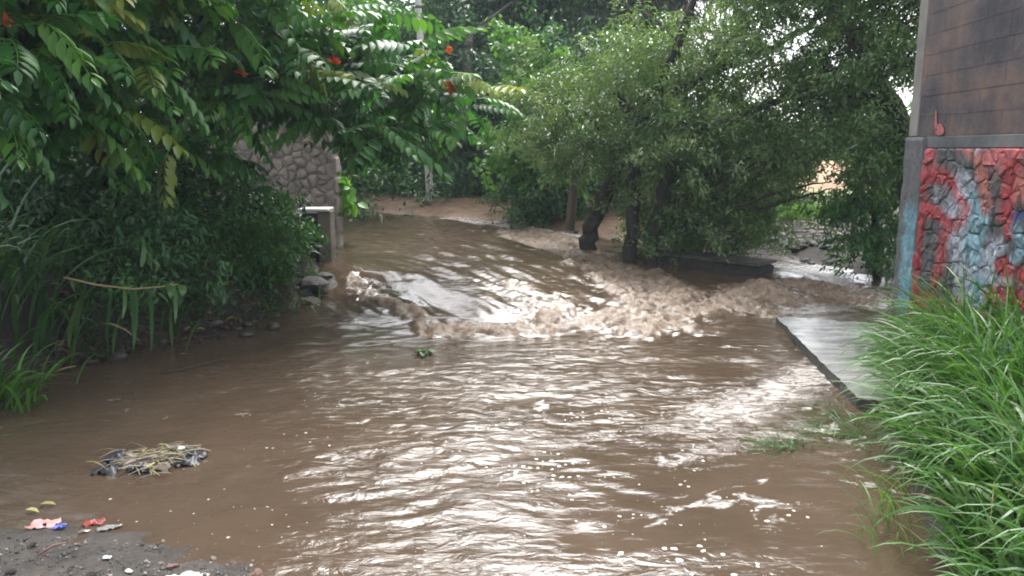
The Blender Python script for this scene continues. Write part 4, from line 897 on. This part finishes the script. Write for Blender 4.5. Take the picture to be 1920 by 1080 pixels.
def slab():
    t = thing("concrete_slab", "wet grey concrete slab jutting over the water at the foot of the graffiti wall", "slab", (2.9, 5.6, 0)); o = np.array([2.9, 5.6, 0])
    top = .085; a = at_z(1455, 594, top); b = at_z(1600, 738, top); nx, ny = 46, 60
    U, Vv = np.meshgrid(np.linspace(0, 1, nx), np.linspace(0, 1, ny)); U, Vv = U.ravel(), Vv.ravel()
    L0 = a[None, :2] + (b - a)[None, :2] * (Vv[:, None] * 1.03); R0 = np.array([3.44, 7.12])[None] + np.array([-.1, -2.9])[None] * Vv[:, None]
    xy = L0 + (R0 - L0) * U[:, None]
    wob = (.018 * perlin(Vv * 9, Vv * 0 + 3, 4) + .014 * np.maximum(0, perlin(Vv * 26, Vv * 0 + 7, 6))) * (U < .01)
    xy[:, 0] += wob
    ca, sa = math.cos(R(28)), math.sin(R(28)); s = -xy[:, 0] * sa + xy[:, 1] * ca
    z = top + .006 * fbm(xy[:, 0] * 3, xy[:, 1] * 3, 8, 4) - .012 * np.clip(1 - np.abs(((s * 5.2 + .15 * perlin(xy[:, 0] * 3, xy[:, 1] * 3, 3)) % 1) - .5) / .12, 0, 1) * sstep(.2, .4, U)
    V = np.stack([xy[:, 0], xy[:, 1], z], 1); n = len(V); i = np.arange(ny - 1)[:, None] * nx + np.arange(nx - 1)[None]; F = np.stack([i, i + nx, i + nx + 1, i + 1], -1).reshape(-1, 4)
    ring = list(range(nx)) + [nx * k + nx - 1 for k in range(1, ny)] + [nx * (ny - 1) + k for k in range(nx - 2, -1, -1)] + [nx * k for k in range(ny - 2, 0, -1)]
    rv = V[ring].copy(); rv[:, 2] = top - .018; rv[:, 0] -= .0; m = len(ring)
    low = rv.copy(); low[:, 2] = -.3
    F2 = [(ring[k], ring[(k + 1) % m], n + (k + 1) % m, n + k) for k in range(m)] + [(n + k, n + (k + 1) % m, n + m + (k + 1) % m, n + m + k) for k in range(m)]
    me = np_mesh("top", np.vstack([V]) - o, F, M['slab'], True); link("top", me, t)
    V2 = np.vstack([V[ring], low]) - o
    link("edge", np_mesh("edge", V2, np.array([(k, (k + 1) % m, m + (k + 1) % m, m + k) for k in range(m)]), M['slab_edge'], False), t, label="dark mossy broken slab edge")
M['ledge_dark'] = plain('ledge_dark', (.012, .013, .011), (.045, .042, .036), .8, 9, 24, .8, .02); M['slab_edge'] = plain("slab_edge", (.03, .032, .025), (.1, .095, .08), .75, 9, 24, .8, .02)
slab()

def left_wall():
    Y = 10.9; x1 = at_y(624, 300, Y)[0]; x0 = at_y(380, 300, Y)[0] - .6; z0, z1 = .2, 2.75; o = np.array([x1, Y, z0])
    t = thing("stone_wall", "pale rubble stone wall behind the tree on the left, its corner above the pillar", "wall", tuple(o))
    MB().box(((x0 + x1) / 2, Y + .2, (z0 + z1) / 2), ((x1 - x0) / 2 - .01, .19, (z1 - z0) / 2), bev=.02).build("mortar", M['lightmortar'], t, False, o)
    for c in stone_cells(x1 - x0, z1 - z0, .105, .5, 1.5):
        V, F = stone(c, .009, rng.uniform(.008, .03), rng.uniform(0, .004))
        Vw = np.stack([x0 + V[:, 0], Y - V[:, 2], z0 + V[:, 1]], 1)
        link("stone", np_mesh("stone", Vw - o, F, M['rubble_stone'] if rng.random() < .6 else M['pale_stone'], True), t)
    for k in range(9):        # quoins of the end face
        zz = z0 + (k + .5) * (z1 - z0) / 9; MB().box((x1, Y + .2, zz), (.03, .17, .12), bev=.025, jit=.005).build("stone", M['rubble_stone'], t, False, o)
M['lightmortar'] = plain("light_mortar", (.3, .26, .23), (.46, .4, .36), .9, 8, 30)
M['pale_stone'] = plain("pale_stone", (.26, .2, .17), (.42, .35, .3), .85, 5, 18, .7, .02)
left_wall()

def pillar():
    Y = 9.6; o = np.array(at_y(608, 530, Y)); t = thing("concrete_pillar", "weathered concrete pillar with a white cap at the left end of the crossing", "pillar", tuple(o))
    xl, xr = at_y(597, 460, Y)[0], at_y(621, 460, Y)[0]; zt = at_y(610, 396, Y)[2]
    MB().box(((xl + xr) / 2, Y + .11, (zt - .35) / 2), ((xr - xl) / 2, .11, (zt + .35) / 2), bev=.012).build("shaft", M['pillar'], t, False, o)
    xw = at_y(480, 460, Y)[0]
    MB().box(((xw + xl) / 2, Y + .2, (zt - .42) / 2), ((xl - xw) / 2 - .004, .13, (zt + .34) / 2), bev=.01).build("side_wall", M['mortar'], t, False, o)
    xc = at_y(560, 395, Y - .05)[0]
    MB().box(((xc + xr) / 2 - .01, Y + .1, zt + .018), ((xr - xc) / 2, .16, .016), bev=.006).build("cap", M['white'], t, False, o)
pillar()

def ledge():
    a, b = at_z(1235, 474, .24), at_z(1422, 494, .24); o = np.array([a[0], a[1], 0]); t = thing("concrete_ledge", "low dark concrete ledge in the water right of the willow trunks", "ledge", tuple(o))
    d = unit((b - a)[:2]); n2 = np.array([-d[1], d[0]]); L = np.linalg.norm((b - a)[:2]); ang = math.atan2(d[1], d[0]); rot = np.array(Matrix.Rotation(ang, 3, 'Z'))
    c = np.array([(a[0] + b[0]) / 2, (a[1] + b[1]) / 2, -.04]); c[:2] += n2 * .25
    MB().box(c, (L / 2, .22, .25), rot, .035, .008).build("block", M['ledge_dark'], t, False, o)
    c2 = c.copy(); c2[2] = .225; MB().box(c2, (L / 2 + .02, .25, .017), rot, .008, .006).build("cap", M['slab_edge'], t, False, o)
ledge()

def pole():
    b, tp = np.array(at_y(808, 374, 17.9)), np.array(at_y(778, -90, 17.9)); b[2] -= .35
    o = b.copy(); t = thing("utility_pole", "slim pale leaning utility pole at the end of the dirt track", "utility pole", tuple(o))
    tt = np.linspace(0, 1, 9)[:, None]; MB().tube(b + (tp - b) * tt, np.linspace(.09, .066, 9), 12).build("shaft", M['polewood'], t, True, o)
    for f, r in ((.3, .09), (.62, .082), (.8, .077)):
        p = b + (tp - b) * f; MB().tube([p - [0, 0, .03], p + [0, 0, .03]], r, 12).build("band", M['beam'], t, True, o)
    c = b + (tp - b) * .965; MB().box(c - np.array([0, .12, 0]), (.75, .045, .05), bev=.008).build("crossarm", M['bark_grey'], t, False, o)
    for dx in (-.65, -.3, .3, .65):
        q = c + np.array([dx, -.12, .05]); MB().tube([q, q + [0, 0, .05], q + [0, 0, .09], q + [0, 0, .14]], [.02, .04, .03, .035], 8).build("insulator", M['white'], t, True, o)
M['polewood'] = plain("pole_concrete", (.45, .42, .39), (.62, .59, .55), .85, 5, 30, .4, stretch=(1, 1, .2))
pole()

def cane_fence():
    a, b = on_ground(1440, 399), on_ground(1570, 399); Y = a[1]; o = np.array([a[0], Y, gz(a[0], Y)])
    t = thing("cane_fence", "weathered cane fence along the near edge of the orange field", "fence", tuple(o))
    x = a[0] - .8
    while x < b[0] + 1.2:
        h = rng.uniform(.3, .45); g = gz(x, Y)
        MB().tube([(x, Y, g - .05), (x + rng.normal(0, .03), Y + rng.normal(0, .02), g + h)], [.017, .012], 5).build("cane", M['dry'], t, True, o); x += rng.uniform(.07, .12)
    for zz in (.12, .28): MB().tube([(a[0] - .85, Y - .03, gz(a[0], Y) + zz), ((a[0] + b[0]) / 2, Y - .03, gz((a[0] + b[0]) / 2, Y) + zz), (b[0] + 1.25, Y - .03, gz(b[0], Y) + zz)], .014, 5).build("rail", M['dry'], t, True, o)
cane_fence()


# ------------------------------------------------------------------ rocks, litter, drift
def rock_mesh(name, s, mat, seed, flat=.65):
    import bmesh
    bm = bmesh.new(); bmesh.ops.create_icosphere(bm, subdivisions=2, radius=1); r = np.random.default_rng(seed)
    ph = r.uniform(0, 6.28, 6)
    for v in bm.verts:
        c = v.co; k = 1 + .2 * math.sin(2.3 * c.x + ph[0]) * math.sin(2.1 * c.y + ph[1]) + .16 * math.sin(3.7 * c.z + ph[2] + c.x * 2) + r.normal(0, .045)
        v.co = Vector((c.x * k * s[0], c.y * k * s[1], c.z * k * s[2] * flat))
    me = bpy.data.meshes.new(name); bm.to_mesh(me); bm.free(); me.materials.append(mat); return me
M['wetrock'] = plain("wet_rock", (.022, .021, .02), (.075, .068, .06), .42, 4, 14, .8, .03)
M['paleroc'] = plain("pale_rock", (.16, .14, .12), (.34, .3, .26), .8, 5, 14, .7, .02)
M['redrock'] = plain("reddish_stone", (.12, .06, .05), (.24, .14, .12), .6, 6, 14, .6, .01)
def put(name, me, p, label, cat, group=None, rot=None, sc=1):
    o = link(name, me, None, Vector(p), label, cat, group); o.rotation_euler = rot if rot else (rng.normal(0, .2), rng.normal(0, .2), rng.uniform(0, 6.28)); o.scale = (sc,) * 3; return o
def rocks():
    g = "dark wet rocks at the foot of the concrete pillar"
    rk = [rock_mesh("rock", (1, .85, .8), M['wetrock'], k) for k in range(5)]
    for k, (px, py, s, lab) in enumerate([(612, 545, .17, "dark wet rock at the pillar foot, touching the water"), (588, 532, .2, "largest dark rock left of the pillar foot"), (570, 556, .13, "dark rock below the feathery grass, near the pillar"), (604, 522, .13, "dark rock wedged against the pillar shaft"), (560, 524, .16, "dark rock behind the others under the feathery grass"), (585, 566, .1, "small dark rock at the water line below the pillar")]):
        p = at_z(px, py, .08 if py > 535 else .2); put("rock", rk[k % 5], p, lab, "rock", g, None, s)
    g2 = "rubble stones on the far right bank"
    pal = [rock_mesh("stone", (1, .8, .7), M['paleroc'], 20 + k) for k in range(6)]
    names = ["pale", "grey", "flat", "broken", "dusty"]
    n = 110
    for k in range(n):
        px, py = rng.uniform(1420, 1590), rng.uniform(406, 452); p = on_ground(px, py)
        put("stone", pal[k % 6], p, "pale rubble stone lying on the bank below the cane fence", "stone", g2, None, rng.uniform(.025, .07))
    for k in range(46):
        px, py = rng.uniform(1385, 1690), rng.uniform(450, 500); p = on_ground(px, py)
        put("rock", rk[k % 5], p, "dark wet rock in the low bank behind the churning water", "rock", "dark rocks along the far right bank", None, rng.uniform(.04, .11))
    for k in range(14):
        px, py = rng.uniform(965, 1250), rng.uniform(0, 1); py = np.interp(px, [965, 1250], [402, 448]) + py * 22; p = on_ground(px, py)
        put("rock", rk[k % 5], p, "dark rock along the bank at the willow's roots", "rock", "dark rocks at the willow roots", None, rng.uniform(.05, .12))
    n = 60; clods = MB()
    for k in range(n):     # clods and roots on the left bank
        px = rng.uniform(150, 560); py = np.interp(px, [150, 560], [640, 580]) - rng.uniform(0, 95); p = at_z(px, py, .2); p[2] = max(gz(p[0], p[1]), .02)
        me = rk[k % 5]; sc = rng.uniform(.03, .08); cv = np.array([v.co for v in me.vertices]) * sc; cf = [tuple(f.vertices) for f in me.polygons]; clods.add(cv + p, cf)
    clods.build("rubble", M['wetrock'], kind="stuff", label="dark earthy clods along the left bank")
rocks()
def shore_bits():
    me = [rock_mesh("pebble", (1, .8, .6), m_, 40 + k) for k, m_ in enumerate([M['wetrock'], M['redrock'], M['paleroc'], M['wetrock']])]
    for px, py, s, mi, lab in [(322, 1045, .026, 1, "reddish stone on the mud with a dark wet underside"), (482, 1056, .02, 1, "pale reddish stone at the edge of the mud, right"), (300, 1040, .012, 2, "tiny pale stone left of the reddish stone"), (150, 980, .016, 2, "small flat pale stone right of the blue wrapper scrap"), (400, 1030, .014, 2, "small pale pebble on the mud where the water begins"), (60, 1008, .02, 0, "dark stone on the mud at the far left"), (170, 1066, .022, 0, "dark stone near the bottom edge of the mud"), (240, 1058, .013, 3, "little dark stone between the two white scraps"), (20, 1060, .024, 0, "dark stone in the bottom left corner")]:
        p = at_z(px, py, .05); p[2] = gz(p[0], p[1]) + s * .25; put("pebble", me[mi], p, lab, "stone", None, None, s)
    # gravel grains in the mud: nobody could count them
    n = 1300; V, F = [], []; rp = rng.uniform(0, 1, (n, 2)); P = np.array([at_z(-120 + 640 * a, 985 + 25 * a + 150 * b, .05) for a, b in rp]); P = P[~in_poly(P[:, 0], P[:, 1], WP)]
    P[:, 2] = ground_z(P[:, 0], P[:, 1]); n = len(P); s = np.abs(rng.normal(0, .0045, n)) + .0018
    oc = np.array([(1, 0, 0), (0, 1, 0), (-1, 0, 0), (0, -1, 0), (0, 0, .7), (0, 0, -.7)]); of = np.array([(0, 1, 4), (1, 2, 4), (2, 3, 4), (3, 0, 4), (1, 0, 5), (2, 1, 5), (3, 2, 5), (0, 3, 5)])
    V = (P[:, None] + (oc[None] + rng.normal(0, .2, (n, 6, 3))) * s[:, None, None]).reshape(-1, 3); F = (of[None] + np.arange(n)[:, None, None] * 6).reshape(-1, 3)
    link("gravel", np_mesh("gravel", V, F, M['wetrock'], False), kind="stuff", label="fine dark gravel bedded in the wet mud")
    V = V[: 6 * (n // 5)]; link("gravel", np_mesh("gravel", V + [.013, .02, .0015], F[: 8 * (n // 5)], M['paleroc'], False), kind="stuff", label="sparse pale grit bedded in the wet mud")
    def sheet(name, px, py, w, d, mat, label, cat, crump=.012, z=None, yaw=None, seed=0, n=9):
        p = at_z(px, py, .03 if z is None else z); p[2] = (gz(p[0], p[1]) if z is None else z) + .007
        r = np.random.default_rng(seed); U, Vv = np.meshgrid(np.linspace(-.5, .5, n), np.linspace(-.5, .5, n)); U, Vv = U.ravel(), Vv.ravel()
        rad = 1 + .3 * perlin(np.arctan2(Vv, U) * 1.7, U * 0 + seed, seed)
        V = np.stack([U * w * rad, Vv * d * rad, crump * (np.abs(perlin(U * 3.3 + seed, Vv * 3.3, seed)) * 1.6 + .35 * r.normal(0, .5, len(U)))], 1)
        i = np.arange(n - 1)[:, None] * n + np.arange(n - 1)[None]; F = np.stack([i, i + 1, i + n + 1, i + n], -1).reshape(-1, 4)
        cut = r.random(len(F)) > .06; me = np_mesh(name, V, F[cut], mat, False)
        so = np.array([0.]); o = link(name, me, None, Vector(p), label, cat); o.rotation_euler = (0, 0, r.uniform(0, 6.28) if yaw is None else yaw)
        md = o.modifiers.new("thickness", 'SOLIDIFY'); md.thickness = .0015; return o
    sheet("wrapper", 82, 976, .125, .075, M['pinkwrap'], "crumpled pink and orange wrapper at the mud's edge", "litter", .013, yaw=.1, seed=3)
    sheet("wrapper_scrap", 112, 982, .05, .035, M['bluewrap'], "small blue wrapper scrap touching the pink wrapper", "litter", .012, yaw=.3, seed=5)
    sheet("rag", 175, 971, .09, .05, M['redwrap'], "dull red plastic scrap half sunk at the water's edge", "litter", .016, yaw=.2, seed=9)
    sheet("rag", 240, 961, .04, .02, M['redwrap'], "small faded red scrap right of the larger red one", "litter", .01, yaw=.5, seed=10)
    sheet("paper_scrap", 200, 1041, .034, .022, M['white'], "small white scrap on the dark mud, upper of two", "litter", .007, yaw=.1, seed=12, n=6)
    sheet("paper_scrap", 242, 1068, .03, .018, M['white'], "small white scrap on the dark mud, lower of two", "litter", .007, yaw=-.5, seed=14, n=6)
    sheet("plastic_sheet", 345, 1084, .16, .06, M['white'], "white plastic lying at the bottom edge of the mud", "litter", .02, yaw=.05, seed=17, n=11)
    sheet("paper_scrap", 163, 987, .02, .012, M['white'], "tiny white scrap beside the flat pale stone", "litter", .005, yaw=.4, seed=21, n=5)
    sheet("plastic_scrap", 205, 982, .1, .03, M['greywrap'], "greyish translucent plastic strip below the red scrap", "litter", .012, yaw=.5, seed=23)
    for px, py, yaw, L, lab in [(75, 947, .1, .075, "yellowish leaf floating at the left, farther of two"), (48, 957, -.2, .075, "yellowish leaf floating at the left, nearer of two")]:
        p = at_z(px, py, .008); V, F, _ = leaves(np.zeros((1, 3)), np.array([[1., 0, .05]]), np.array([[0, 0, 1.]]), np.array([L]), np.array([L * .45]), LEAF6)
        o = link("fallen_leaf", np_mesh("fallen_leaf", V, F, M['yellowleaf'], False, np.full(len(F), .7)), None, Vector(p) + Vector((0, 0, .006)), lab, "leaf", "fallen leaves at the water's edge"); o.rotation_euler = (0, 0, yaw)
    def stick(pts, r, lab, mat=M['twig'], name="stick", cat="stick"):
        P = np.array(pts); o = P[0]; me = MB().tube(P - o, np.linspace(r, r * .6, len(P)), 6); return link(name, np_mesh(name, np.array(me.V), me.F, mat, True), None, Vector(o), lab, cat)
    q = at_z(70, 1030, .05); g0 = gz(q[0], q[1]); stick([(q[0], q[1], g0 + .01), (q[0] + .03, q[1] + .06, g0 + .02), (q[0] + .07, q[1] + .1, g0 + .012)], .006, "rust-brown twig lying on the mud at lower left", M['redrock'])
    a = at_z(104, 697, .012); b = at_z(142, 686, .03); stick([a, (a + b) / 2 + [0, 0, .006], b], .009, "short pale broken stick floating near the cane grass", M['dry'])
    b0 = at_z(248, 742, -.03); stick([b0, b0 + [.004, 0, .07], b0 + [.0, 0, .14], b0 + [.012, 0, .17]], .009, "dark stump of a twig poking out of the water")
    a = at_z(1412, 1002, .0); 
    stick([at_z(300, 700, .01), at_z(350, 690, .02), at_z(420, 672, .012)], .006, "thin twig lying at the water line of the left bank")
    # dry exposed roots and canes on the left bank
    for k, lab in enumerate(["brown twig on the left bank nearest the bent cane", "dry twig in the middle of the left bank's leaf litter", "dark twig on the left bank by the orange husk", "thin dry stick leaning on the left bank below the rag", "dry stick on the left bank closest to the concrete pillar", "brown twig lying just above the water under the tulip tree"]):
        px = [180, 330, 440, 240, 540, 380][k]; py = np.interp(px, [170, 540], [620, 570]) - [40, 60, 20, 80, 30, 12][k]; p = at_z(px, py, .25); p[2] = max(gz(p[0], p[1]), .03) + .03
        q = p + np.array([rng.normal(0, .22), rng.normal(-.05, .1), rng.normal(0, .06)]); stick(curve(p, q, .15, 5), rng.uniform(.004, .01), lab, M['dry'] if k % 3 else M['twig'], "twig", "twig")
    n = 4200; pxs = rng.uniform(110, 590, n); pys = np.interp(pxs, [110, 590], [668, 575]) - np.abs(rng.normal(0, 50, n)); PP = np.array([at_z(a, b, .18) for a, b in zip(pxs, pys)]); PP[:, :2] += rng.normal(0, .1, (n, 2)); PP = PP[~in_poly(PP[:, 0], PP[:, 1], WP)]; n = len(PP); PP[:, 2] = ground_z(PP[:, 0], PP[:, 1]) + rng.uniform(0, .03, n)
    V, F, kk = leaves(PP, rng.normal(0, 1, (n, 3)) * [1, 1, .45], rng.normal(0, .5, (n, 3)) + [0, 0, 1], rng.uniform(.025, .1, n), rng.uniform(.006, .04, n), LEAF2)
    link("leaf_litter", np_mesh("leaf_litter", V, F, M['brownleaf'], False, np.repeat(rng.uniform(0, .9, n), kk)), kind="stuff", label="dark wet leaf litter on the left bank")
    p = at_z(470, 577, .08); put("husk", rock_mesh("husk", (.07, .06, .055), M['orange'], 77, .9), p, "rounded orange husk at the foot of the left bank", "husk", None, (0, 0, 0), .8)
    # pale rags lodged in the bank
    sheet("rag", 205, 535, .13, .09, M['palerag'], "dirty pinkish rag lodged in the left bank above the bent cane", "litter", .05, .42, .4, 31)
    sheet("rag", 455, 535, .07, .07, M['greywrap'], "small pale grey rag caught in the bank by the feathery grass", "litter", .04, .3, .9, 33)
    # knot of drift in the pool
    o = np.array(at_z(280, 868, 0)); t = thing("drift_heap", "heap of dry stems and black plastic stranded in the pool at left", "debris", tuple(o))
    t.scale = (1, 1.5, .8)
    n = 90
    for k in range(n):
        a0 = rng.normal(0, .3) + (0.5 if k % 3 else -.5); c = np.array([rng.normal(0, .1), rng.normal(0, .055), .008 + rng.uniform(0, .04)]); L = rng.uniform(.08, .22); d = np.array([math.cos(a0), math.sin(a0) * .7, rng.normal(0, .12)])
        MB().tube(curve(c - d * L / 2, c + d * L / 2, .14, 5), rng.uniform(.0015, .004), 5).build("stem", [M['sodden'], M['drypale2'], M['sodden'], M['drygreen'], M['drypale2'], M['drypale']][k % 6], t)
    for k, (dx, dy, w, d) in enumerate([(-.2, .04, .13, .1), (-.17, -.07, .13, .09), (.1, .09, .24, .08), (.22, .03, .13, .13), (.0, -.06, .12, .06), (-.02, .01, .3, .15)]):
        U, Vv = np.meshgrid(np.linspace(-.5, .5, 12), np.linspace(-.5, .5, 12)); U, Vv = U.ravel(), Vv.ravel(); V = np.stack([dx + U * w * (1 + .3 * perlin(Vv * 4, U * 4, k)), dy + Vv * d * (1 + .3 * perlin(U * 4, Vv * 4, k + 9)), .006 + .05 * np.abs(perlin(U * 4 + k * 3, Vv * 4, 70 + k)) + .022 * (1 - 4 * (U * U + Vv * Vv)) ], 1)
        i = np.arange(11)[:, None] * 12 + np.arange(11)[None]; F = np.stack([i, i + 1, i + 13, i + 12], -1).reshape(-1, 4)
        link("plastic_sheet", np_mesh("plastic_sheet", V, F, M['blackplastic'] if k < 5 else M['drypale2'], False), t, label="crumpled black plastic" if k < 5 else "matted grey straw")
    for k in range(14):
        P0 = np.array([[rng.normal(-.02, .1), rng.normal(-.01, .04), rng.uniform(.03, .06)]]); V, F, _ = leaves(P0, np.array([[rng.normal(.5, .6), rng.normal(0, .5), -.1]]), np.array([[0, 0, 1.]]), np.array([rng.uniform(.08, .16)]), np.array([rng.uniform(.02, .035)]), LEAF6)
        link("leaf", np_mesh("leaf", V, F, M['yellowleaf'] if k % 3 == 0 else M['drypale2'], False, np.full(len(F), .5)), t)
    put("bottle_cap", rock_mesh("bottle_cap", (.02, .016, .01), M['white'], 5), o + [.165, .045, .07], "small white bit on top of the drift heap's right end", "litter", None, (0, 0, 0))
    # green leafy sprig drifting in mid pool
    o = np.array(at_z(795, 664, 0.01)); t = thing("leafy_sprig", "dark green leafy sprig drifting in the middle of the pool", "sprig", tuple(o))
    for k in range(16):
        V, F, _ = leaves(np.array([[rng.normal(0, .035), rng.normal(0, .03), rng.uniform(.005, .04)]]), rng.normal(0, 1, (1, 3)) * [1, .7, .3], np.array([[0, 0, 1.]]), np.array([.075]), np.array([.045]), LEAF6); link("leaf", np_mesh("leaf", V, F, M['mid'], False, np.full(len(F), .4)), t)
    MB().tube([(-.08, 0, .015), (0, .01, .03), (.08, -.01, .012)], .005, 5).build("stem", M['twig'], t)
M['pinkwrap'] = plain("pink_wrapper", (.5, .2, .1), (.5, .38, .44), .35, 16, 30, .2)
M['bluewrap'] = scrap("blue_wrapper", (.1, .14, .5), .35); M['redwrap'] = scrap("red_plastic", (.3, .05, .04), .4); M['greywrap'] = scrap("grey_plastic", (.26, .26, .23), .35)
M['palerag'] = scrap("pale_rag", (.36, .25, .21), .8); M['orange'] = scrap("orange_husk", (.32, .13, .03), .6); M['blackplastic'] = plain("black_plastic", (.008, .009, .012), (.02, .022, .032), .45, 10, 30, .3)
M['yellowleaf'] = leaf_mat("yellow_leaf", (.24, .22, .06), (.34, .31, .1), (.42, .38, .15), .45, .15); M['brownleaf'] = leaf_mat("brown_leaf", (.08, .05, .03), (.16, .1, .06), (.25, .16, .09), .6, .1)
M['sodden'] = plain('sodden_stem', (.06, .048, .034), (.16, .13, .09), .5, 12); M['drypale'] = plain("dry_pale", (.3, .25, .18), (.42, .37, .28), .8, 12); M['drygreen'] = plain("dry_green", (.2, .2, .06), (.32, .3, .1), .7, 12); M['drypale2'] = plain("matted_straw", (.16, .13, .1), (.3, .25, .19), .85, 22, 60, .8)
shore_bits()

def haze():
    m = bpy.data.materials.new("haze"); m.use_nodes = True; n = m.node_tree.nodes; n.clear()
    out = n.new("ShaderNodeOutputMaterial"); v = n.new("ShaderNodeVolumePrincipled"); v.inputs["Color"].default_value = (.78, .9, 1, 1); v.inputs["Density"].default_value = .0013; v.inputs["Anisotropy"].default_value = .2
    m.node_tree.links.new(v.outputs[0], out.inputs["Volume"])
    mb = MB().box((0, 150, 6), (450, 470, 8)); mb.build("haze", m, smooth=False, kind="stuff", label="thin damp air")
haze()
